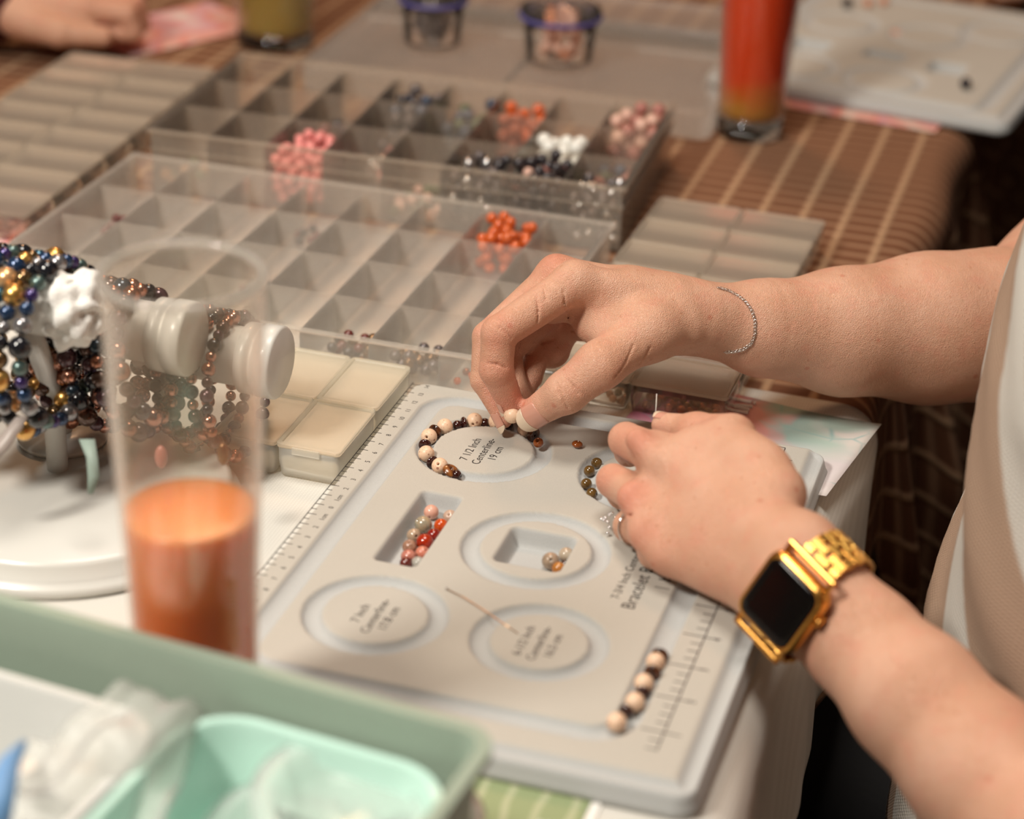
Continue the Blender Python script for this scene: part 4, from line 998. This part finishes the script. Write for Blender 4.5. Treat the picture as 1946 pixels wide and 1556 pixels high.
# ---- left hand (lower in the picture) and forearm with the watch
WX, WY_ = unit(cv(1.5, 1.6, -1.2)), None          # along the forearm, towards the elbow
e2 = cv(-1.4, 2.25, 1.3); e2 = unit(e2-WX*(e2@WX)); WN = np.cross(WX, e2); WN = WN if WN@FWD < 0 else -WN; WN = unit(WN)
WC = D(1480, 1146, 91.5)                           # centre of the watch glass
wc = WC-WN*2.55
F1, F2, F3 = D(1645, 1228, 92.2), D(1735, 1322, 90.4), D(1866, 1464, 88.2)
LH = Body()
LiM, LmM, LrM, LlM = D(1247, 862, 101.8), D(1228, 950, 100.9), D(1242, 1010, 99.8), D(1278, 1056, 98.8)
hand_in = wc-WX*1.6
LH.group([(LiM, hand_in+e2*-1.0, 1.0, 1.75), (LmM, hand_in-e2*.3, 1.02, 1.8), (LrM, hand_in+e2*.3, .98, 1.7), (LlM, hand_in+e2*.9, .9, 1.55),
          (hand_in-e2*.85, wc-e2*.8, 1.8, 1.72), (hand_in+e2*.75, wc+e2*.7, 1.7, 1.72),
          (D(1385, 838, 100.6), D(1470, 940, 97), 1.15, 1.5), (D(1330, 860, 101.0), D(1440, 900, 98.5), 1.3, 1.4)], 1.0, 1)
# thumb side
LH.group([(D(1392, 832, 101.0), D(1325, 822, 103.2), 1.15, .92), (D(1325, 822, 103.2), D(1262, 808, 105.0), .88, .62)], .5, .35)
LH.group([(wc-e2*.8, F1-e2*.8, 1.72, 1.75), (wc+e2*.7, F1+e2*.7, 1.72, 1.75), (F1, F2, 2.3, 2.75), (F2, F3, 2.75, 3.05), (F3, D(2010, 1610, 85.5), 3.05, 3.5), (D(2010, 1610, 85.5), D(2150, 1750, 84), 3.5, 3.9)], .9, .8)
for q_, r_ in ((D(1208, 834, 100.9), .5), (D(1196, 944, 99.9), .55), (D(1222, 1016, 98.8), .5)): LH.group([(q_, q_+WX*1.4, r_*.9, .3)], .3, 1.3)
iPl, iDl, iTl = D(1190, 836, 104.2), D(1196, 858, 106.2), D(1240, 850, 106.6)
LH.group([(LiM, iPl, .98, .86), ], .2, .5); LH.group([(iPl, iDl, .86, .72), (iDl, iTl, .72, .6)], .2, .12)
mPl = D(1166, 914, 103.4); LH.group([(LmM, mPl, .98, .84)], .2, .35); LH.group([(mPl, D(1182, 940, 104.4), .82, .68), (D(1182, 940, 104.4), D(1235, 930, 104.4), .68, .6)], .2, .12)
rPl = D(1196, 1000, 101.7); LH.group([(LrM, rPl, .92, .78)], .2, .35); LH.group([(rPl, D(1218, 1006, 102.3), .76, .64), (D(1218, 1006, 102.3), D(1262, 990, 102.4), .64, .56)], .2, .12)
lPl = D(1242, 1052, 99.7); LH.group([(LlM, lPl, .86, .72)], .2, .35); LH.group([(lPl, D(1266, 1052, 100.2), .7, .6), (D(1266, 1052, 100.2), D(1300, 1030, 100.6), .6, .5)], .2, .12)
LB = [(D(1210, 838, 100.6), 1.0, .6), (D(1197, 946, 99.6), 1.1, .75), (D(1225, 1016, 98.4), 1.0, .5), (D(1190, 840, 103.4), 1.2, .45), (D(1262, 1062, 98), 1.1, .4), (D(1150, 915, 102.8), 1.0, .55), (D(1330, 785, 102), 1.6, .3), (D(1300, 1000, 100), 2.2, .22), (D(1400, 1060, 97), 2.4, .25), (D(1175, 860, 105), 1.0, .5)]
for cr_ in (((1019, 560), (1022, 575), (1023, 592), (1021, 612)), ((1071, 550), (1073, 575), (1080, 602), (1090, 630), (1097, 652)), ((1033, 540), (1036, 555), (1038, 570)),
            ((950, 622), (962, 632), (972, 643)), ((928, 690), (946, 692), (962, 699)), ((1060, 728), (1063, 745), (1071, 762), (1080, 776)), ((1078, 722), (1091, 734), (1099, 748)), ((1010, 648), (1030, 651), (1058, 643)),
            ((1168, 716), (1190, 688), (1204, 655)), ((1190, 720), (1216, 692), (1236, 660)), ((1212, 718), (1244, 696), (1266, 672)), ((1250, 708), (1280, 690), (1300, 668))):
    RH.carve([hit(a_, b_, RH) for a_, b_ in cr_], .04)
for cr_ in (((1178, 868), (1190, 884), (1204, 890)), ((1172, 980), (1186, 984), (1200, 978))): LH.carve([hit(a_, b_, LH, 88, 110) for a_, b_ in cr_], .06)
RH.seal(); LH.seal()
# ---- trunk under the clothes
TB = Body(); TB.group([((42, 12, -16), (42, 12, 14), 9.5, 9.5), ((41, 3, -16), (42, 3, 24), 8, 7.5), ((41, 21, -16), (42, 21, 24), 8, 7.5), ((42, -4, 28), (42, 26, 28), 6, 6), ((42, 11, 28), (42, 11, 42), 5.2, 4.6),
                       ((42, 26, 28), D(2250, 330, 127), 5.4, 5.2), ((42, -4, 28), D(2150, 1750, 80), 5.2, 4.0)], 3.0, 1)
body = link('person', skin_mesh('person', [(RH, .085), (LH, .1), (TB, .5)], RB+LB, .1), None)
tag(body, 'person in beige and white knit top threading beads with both bare forearms over the board', 'person')
# ---- nails
NAIL = simple('nail_bed', (.60, .30, .22), .22, coat=.4); NTIP = simple('nail_tip', (.70, .56, .42), .25, coat=.4)
def nail(tip, back, up, r, L_, wd, name='fingernail', over=.30):
    """curved plate on the back of a fingertip; the free edge reaches past the tip"""
    t = unit(np.array(tip)-np.array(back)); u = np.array(up)-t*(np.array(up)@t); u = unit(u); s_ = np.cross(t, u)
    for nm, a0, a1, mt, lift in ((name, -L_*.55, L_*.32, NAIL, .0), ('nail_tip', L_*.30, L_*.32+over, NTIP, .012)):
        v, f = [], []; ni, nj = 10, 12
        for i in range(ni+1):
            al = a0+(a1-a0)*i/ni
            for j in range(nj+1):
                b = (j/nj*2-1); wdd = wd
                if nm == name: wdd = wd*(1-.35*max(0, 1-i/3)**2)
                else: wdd = wd*(1-.32*(i/ni)**3)
                an = b*wdd; rr = r*(1.035+lift)-.05*max(0, (al-L_*.1))
                if nm != name: al2 = al-.12*b*b*(i/ni)
                else: al2 = al+(.10*b*b if i == 0 else 0)
                v.append(np.array(tip)+t*al2+u*(rr*math.cos(an))+s_*(rr*math.sin(an)))
        for i in range(ni):
            for j in range(nj): k = i*(nj+1)+j; f.append((k, k+1, k+nj+2, k+nj+1))
        o = link(nm, me_from(nm, v, f, mt), None, body); so = o.modifiers.new('s', 'SOLIDIFY'); so.thickness = .0002; so.offset = 0
        if nm == 'nail_tip': o['label'] = 'pale free edge of a fingernail'
nail(tT, tI, cv(-.1, .35, -1), .84, 1.2, .95, over=.56)
nail(mT, mD, cv(-.75, .55, -.5), .50, .95, .9, over=.34)
nail(iT, iD, cv(-.95, .35, -.1), .69, .8, .75, over=.28)
nail(D(1262, 808, 105.0), D(1325, 822, 103.2), cv(0, -1, -.3), .62, .8, .8, over=.25)
# pinched bead
bead('cream_bead', cream_me[0], D(973, 789, 109.7), 'cream spotted bead pinched between thumb and index fingertip', None, unit((.3, .5, .8)))
# ---- knitted top as a shell around the trunk
n = N('knit'); c = n.co(); sp = n.n('ShaderNodeSeparateXYZ', Vector=c)
nz = n.noise(9, 1.0, .4)
band = n.math('COSINE', n.math('ADD', n.math('MULTIPLY', n.math('SUBTRACT', sp.outputs[2], .128), 48.3), n.math('ADD', n.math('MULTIPLY', n.math('SUBTRACT', nz, .5), 2.0), n.math('MULTIPLY', sp.outputs[1], -38.7))))
mk_ = n.n('ShaderNodeMapRange', Value=band, From__Min=.38, From__Max=.50).outputs[0]
k1 = n.n('ShaderNodeTexWave', _bands_direction='Z', Vector=c, Scale=150.0, Distortion=1.0).outputs['Fac']
k2 = n.n('ShaderNodeTexWave', _bands_direction='Y', Vector=c, Scale=130.0, Distortion=1.0).outputs['Fac']
kk = n.math('MULTIPLY', k1, k2)
cc = n.mix(mk_, (.38, .265, .19), (.58, .565, .52)); cc = n.mix(n.math('MULTIPLY', kk, .35), cc, n.mix(.5, cc, (.25, .17, .12)))
n.col(cc); n.set(Roughness=.9); n.bump(kk, .5, .0012); KNIT = n.m
def loft(name, rings, mat, parent, nseg=96, label=None, thick=.35, wr_=.25):
    v, f = [], []
    zs = np.linspace(rings[0][0], rings[-1][0], 70)
    R_ = np.array(rings)
    for zi, z in enumerate(zs):
        c_ = [np.interp(z, R_[:, 0], R_[:, k]) for k in range(1, 5)]
        for i in range(nseg):
            a = 2*math.pi*i/nseg; ca, sa = math.cos(a), math.sin(a)
            e_ = .82; x = c_[0]+c_[2]*np.sign(ca)*abs(ca)**e_; y = c_[1]+c_[3]*np.sign(sa)*abs(sa)**e_
            wv = wr_*(math.sin(z*.55+3*a)+.6*math.sin(z*.21-5*a)+.35*math.sin(z*1.3+9*a))
            v.append((x+wv*ca, y+wv*sa, z))
    for j in range(len(zs)-1):
        for i in range(nseg): f.append((j*nseg+i, j*nseg+(i+1) % nseg, (j+1)*nseg+(i+1) % nseg, (j+1)*nseg+i))
    o = link(name, me_from(name, v, f, mat), None, parent); so = o.modifiers.new('s', 'SOLIDIFY'); so.thickness = thick*S; so.offset = -1
    if label: o['label'] = label
    return o
TOPR = [(-15, 42, 9.5, 13.4, 19.5), (-11, 42, 9.5, 13.1, 19.5), (-7, 42, 9.5, 12.1, 19.5), (-4.5, 42, 9.7, 12.4, 19), (-2, 42, 10, 12.75, 18.5), (1, 42, 10, 12.35, 18), (4, 42, 10, 12.0, 18), (8, 42, 10.5, 11.95, 18), (12, 42, 10.5, 12.2, 18), (16, 42, 11, 11.4, 18), (20, 42, 11, 10.1, 18), (26, 42, 11, 8.6, 18), (32, 42, 11, 7.2, 17), (37, 42, 11, 6, 9)]
top = loft('knit_top', TOPR, KNIT, body, label='beige knit top with white wavy bands')
# dark trousers
DK = simple('black_trousers', (.012, .011, .012), .8, var=.2, vscale=300, bump=.3)
TRS = Body(); TRS.group([((43, 1, -24), (8, -2, -24), 8.6, 6.8), ((43, 19, -24), (9, 20, -24), 8.6, 6.8), ((43, 10, -24), (43, 10, -20), 9, 8.5), ((8, -2, -24), (10, -2, -64), 6.6, 4.6), ((9, 20, -24), (12, 20, -64), 6.6, 4.6)], 2, 1)
V, Fc = TRS.mesh(.8); tro = link('trousers', me_from('trousers', V, Fc.tolist(), DK), None, body); tro['label'] = 'black trousers in the shade under the table edge'
SHO = Body(); SHO.group([((11, -2, -69), (1, -3, -70.8), 3.6, 2.2), ((13, 20, -69), (3, 21, -70.8), 3.6, 2.2)], 1, 1)
V, Fc = SHO.mesh(.5); link('shoes', me_from('shoes', V, Fc.tolist(), DK), None, body)
# seat the person sits on
st = empty('stool', (44, 10, -73), 'dark upholstered stool under the seated person in shadow', 'stool')
MB().lathe([(.01, 34), (13, 34), (15, 35.5), (15, 37.5), (14, 38.5), (.01, 38.8)], 40).build('seat', simple('dark_upholstery', (.02, .016, .014), .7), st, True)
for sx, sy in ((-1, -1), (1, -1), (-1, 1), (1, 1)): MB().tube([(9*sx, 9*sy, 34.2), (12*sx, 12*sy, .1)], 1.2, 12).build('leg', DKW, st, True)
# ---- wristwatch
wt = tag(bpy.data.objects.new('wristwatch', None), 'gold square smartwatch with black screen and linked gold bracelet on the left wrist', 'watch'); C.objects.link(wt)
Y2 = -e2 if (-e2)@UP > 0 else e2                    # strap direction up and to the right
wm = frame(WX, Y2, np.cross(WX, Y2), WC); 
if (np.cross(WX, Y2)@WN) < 0: wm = frame(-WX, Y2, np.cross(-WX, Y2), WC)
wt.matrix_world = Matrix.Translation(Vector(WC)*S) @ wm.to_3x3().to_4x4()
GOLD = simple('gold_metal', (.80, .42, .10), .22, 1.0); GOLDB = simple('brushed_gold', (.62, .36, .09), .35, 1.0)
cas = MB().rring(-1.74, 1.74, -1.84, 1.84, .75, [(.45, -1.1), (.05, -.75), (0, -.35), (.12, -.05), (.3, .02), (.34, -.04), (.5, -.06)], 8).build('case', GOLD, wt, True)
MB().rring(-1.45, 1.45, -1.55, 1.55, .55, [(0, -.05), (.0, .02), (.12, .07), (.4, .09)], 8).build('screen', simple('black_glass_screen', (.004, .003, .003), .12, spec=.25), wt, True)
MB().lathe([(.01, 0), (.3, 0), (.3, .2), (.01, .22)], 20, Matrix.Translation((1.72 if wm.to_3x3().col[0]@Vector(WX) > 0 else -1.88, .5, -.5)) @ Matrix.Rotation(math.pi/2, 4, 'Y')).build('crown', GOLD, wt, True)
ctr = -2.62; Ra, Rb = 2.95, 2.35                     # strap ellipse around the wrist in the (y, z) plane
def strap_pt(a): return (2.95*math.sin(a), -2.55+2.22*math.cos(a))
for sgn in (1, -1):
    if sgn == 1:
        y_, z_ = strap_pt(.62); 
    lug = MB()
    for x0, x1, y0, y1 in ((-1.40, 1.40, 2.12, 2.38), (-1.40, -1.14, 1.75, 2.36), (1.14, 1.40, 1.75, 2.36)):
        lug.box(x0, x1, min(sgn*y0, sgn*y1), max(sgn*y0, sgn*y1), -.55, -.30)
    lug.build('lug', GOLD, wt, bevel=.06)
nl = 30
for k in range(nl):
    a = .90+(2*math.pi-1.80)*k/(nl-1)
    y_, z_ = strap_pt(a); ta = math.atan2(-2.22*math.sin(a), 2.95*math.cos(a))
    for c_i, (xc, wx_) in enumerate(((-.78, .62), (0, .84), (.78, .62)) if k % 2 == 0 else ((-.55, .95), (.55, .95))):
        xs_ = 1.0-.15*min(1, abs(math.pi-abs(a-math.pi))/3)*0
        if k % 2 == 0 and c_i != 1: wx_ = .55
        o = MB().box(-wx_/2*.93, wx_/2*.93, -.175, .175, -.12, .10).build('link', GOLDB if (k+c_i) % 2 else GOLD, wt, bevel=.05)
        o.location = Vector((xc, y_, z_))*S; o.rotation_euler = (ta, 0, 0)
# ---- ring and fine chain
STEEL = MATS['polished_steel']
rg = MB()
rdir = unit(rPl-LrM); rc_ = LrM+rdir*2.0 if np.linalg.norm(rPl-LrM) > 2 else (LrM+rPl)/2
rc_ = (LrM*.25+rPl*.75); uu_ = unit(np.cross(rdir, FWD)); vv_ = np.cross(rdir, uu_)
rg.tube([rc_+.90*(math.cos(t_)*uu_+math.sin(t_)*vv_) for t_ in np.linspace(0, 2*math.pi, 40, endpoint=False)], .06, 8, closed=True)
ring = rg.build('ring', STEEL, None, smooth=True); tag(ring, 'silver ring with an open crossing row of bright stones on the left hand', 'ring')
GEM = simple('bright_stone', (.9, .9, .9), .05, .9)
for px, py in ((1143, 986), (1150, 984), (1155, 992), (1158, 978), (1163, 975), (1168, 984), (1168, 993), (1171, 1003), (1176, 1012), (1155, 1013), (1158, 1002), (1148, 989)):
    link('stone', sphere_me('stone', .085, GEM, 8, 1, 0), None, ring, True, D(px, py, 102.6))
def chain_path(pts, n_): 
    pts = [np.array(q) for q in pts]; seg = [np.linalg.norm(pts[i+1]-pts[i]) for i in range(len(pts)-1)]; tot = sum(seg); out = []
    for i in range(n_):
        s_ = tot*i/(n_-1); k = 0
        while k < len(seg)-1 and s_ > seg[k]: s_ -= seg[k]; k += 1
        out.append(pts[k]+(pts[k+1]-pts[k])*min(1, s_/seg[k]))
    return out
cp = [(1385, 516), (1405, 522), (1420, 540), (1430, 560), (1437, 585), (1441, 610), (1440, 640), (1433, 665), (1420, 688), (1408, 703), (1392, 712)]
pts = [on_skin(D(a_, b_, 110.5), RH) for a_, b_ in cp]
bk = [on_skin(D(1378, 715, 113), RH), on_skin(D(1372, 705, 115), RH), on_skin(D(1380, 640, 118), RH), on_skin(D(1375, 560, 117), RH), on_skin(D(1378, 518, 114), RH)]
chn = tag(bpy.data.objects.new('chain_bracelet', None), 'fine silver chain bracelet around the right wrist', 'bracelet'); C.objects.link(chn)
allp = chain_path(pts, 62)+chain_path(bk, 24)[1:]
lk = MB().tube([(.12*math.cos(t_), .08*math.sin(t_), 0) for t_ in np.linspace(0, 2*math.pi, 12, endpoint=False)], .018, 5, closed=True).mesh('chain_link', STEEL)
for i in range(len(allp)-1):
    t_ = unit(allp[i+1]-allp[i]); up_ = unit(np.cross(t_, FWD+.3*UP)); 
    if i % 2: up_ = unit(np.cross(t_, up_))
    o = link('chain_link', lk, None, chn, True); o.matrix_local = Matrix.Translation(Vector((allp[i]+allp[i+1])/2)*S) @ frame(t_, np.cross(up_, t_), up_, (0, 0, 0)).to_3x3().to_4x4()
wr_ = MB().tube([D(1248, 748, 105.6), D(1247, 770, 105.5), D(1245, 795, 105.3)], .022, 6).build('stringing_wire', simple('clear_cord', (.75, .73, .68), .2), smooth=True)
tag(wr_, 'short clear stringing cord standing up from the left fingertips', 'cord')
# ---- two people across the table: only a hand and a sleeve show
def far_hand(P0, dirv, down, name_label, sleeve_col, sleeve_label, scale=1.0, curl=1.0):
    d_ = unit(dirv); u = unit(np.array([0, 0, 1.0])); s_ = unit(np.cross(d_, u)); P0 = np.array(P0, float); b = Body()
    pl = lambda x, y, z: P0+(d_*x+s_*y+u*z)*scale
    b.group([(pl(-22, 0, 3), pl(-2, 0, 2.6), 3.6, 2.3), (pl(-2, .8, 2.6), pl(5, 2.4, 3.0), 2.0, 1.2), (pl(-2, 0, 2.6), pl(5.5, .6, 3.2), 2.0, 1.2), (pl(-2, -.8, 2.6), pl(5.2, -1.3, 3.1), 2.0, 1.15), (pl(-2, -1.2, 2.5), pl(4.6, -2.9, 2.7), 1.8, 1.05)], 1.2, 1)
    for k, (yy, xx) in enumerate(((2.4, 5), (.6, 5.5), (-1.3, 5.2), (-2.9, 4.6))):
        zz = (3.0, 3.2, 3.1, 2.7)[k]; r = (.95, 1.0, .95, .85)[k]
        b.group([(pl(xx, yy, zz), pl(xx+3.2, yy*.95, zz-.4), r+.1, r)], .2, .4)
        b.group([(pl(xx+3.2, yy*.95, zz-.4), pl(xx+3.6, yy*.95, zz-1.9), r, r*.85), (pl(xx+3.6, yy*.95, zz-1.9), pl(xx+2.0, yy*.95, .95), r*.85, r*.75)], .2, .12)
    b.group([(pl(0, 2.6, 2.2), pl(3.2, 4.3, 1.7), 1.5, 1.15), (pl(3.2, 4.3, 1.7), pl(6.4, 3.9, 1.2), 1.1, .85)], .4, .6)
    o = link('person', skin_mesh('person', [(b, .22)], [(pl(8, 0, 2), 3.0, .6), (pl(5, 0, 3.5), 3, .4)], .22), None); tag(o, name_label, 'person')
    sb = Body(); sb.group([(pl(-26, 0, 3.8), pl(-2.6, 0, 3.1), 5.2, 3.6)], 1, 1); V, Fc = sb.mesh(.4)
    sl = link('sleeve', me_from('sleeve', V, Fc.tolist(), simple(sleeve_label.split()[0]+'_sleeve_cloth', sleeve_col, .85, bump=.3)), None, o); sl['label'] = sleeve_label
q = A(45, 95, 0)
far_hand((q[0], q[1], 1.1), RIGHT*1.0+np.array([0, 0, -RIGHT[2]])+np.array([.0, .12, 0]), 0, 'person at the top left corner resting a curled hand on the table, dark red sleeve', (.06, .004, .004), 'dark red sleeve')
q = A(1985, 30, 0)
far_hand((q[0]+4, q[1]+2, 1.4), np.array([-.9, -.15, 0]), 0, 'person at the top right corner with one hand over the far bead board', (.28, .07, .06), 'rose sleeve')
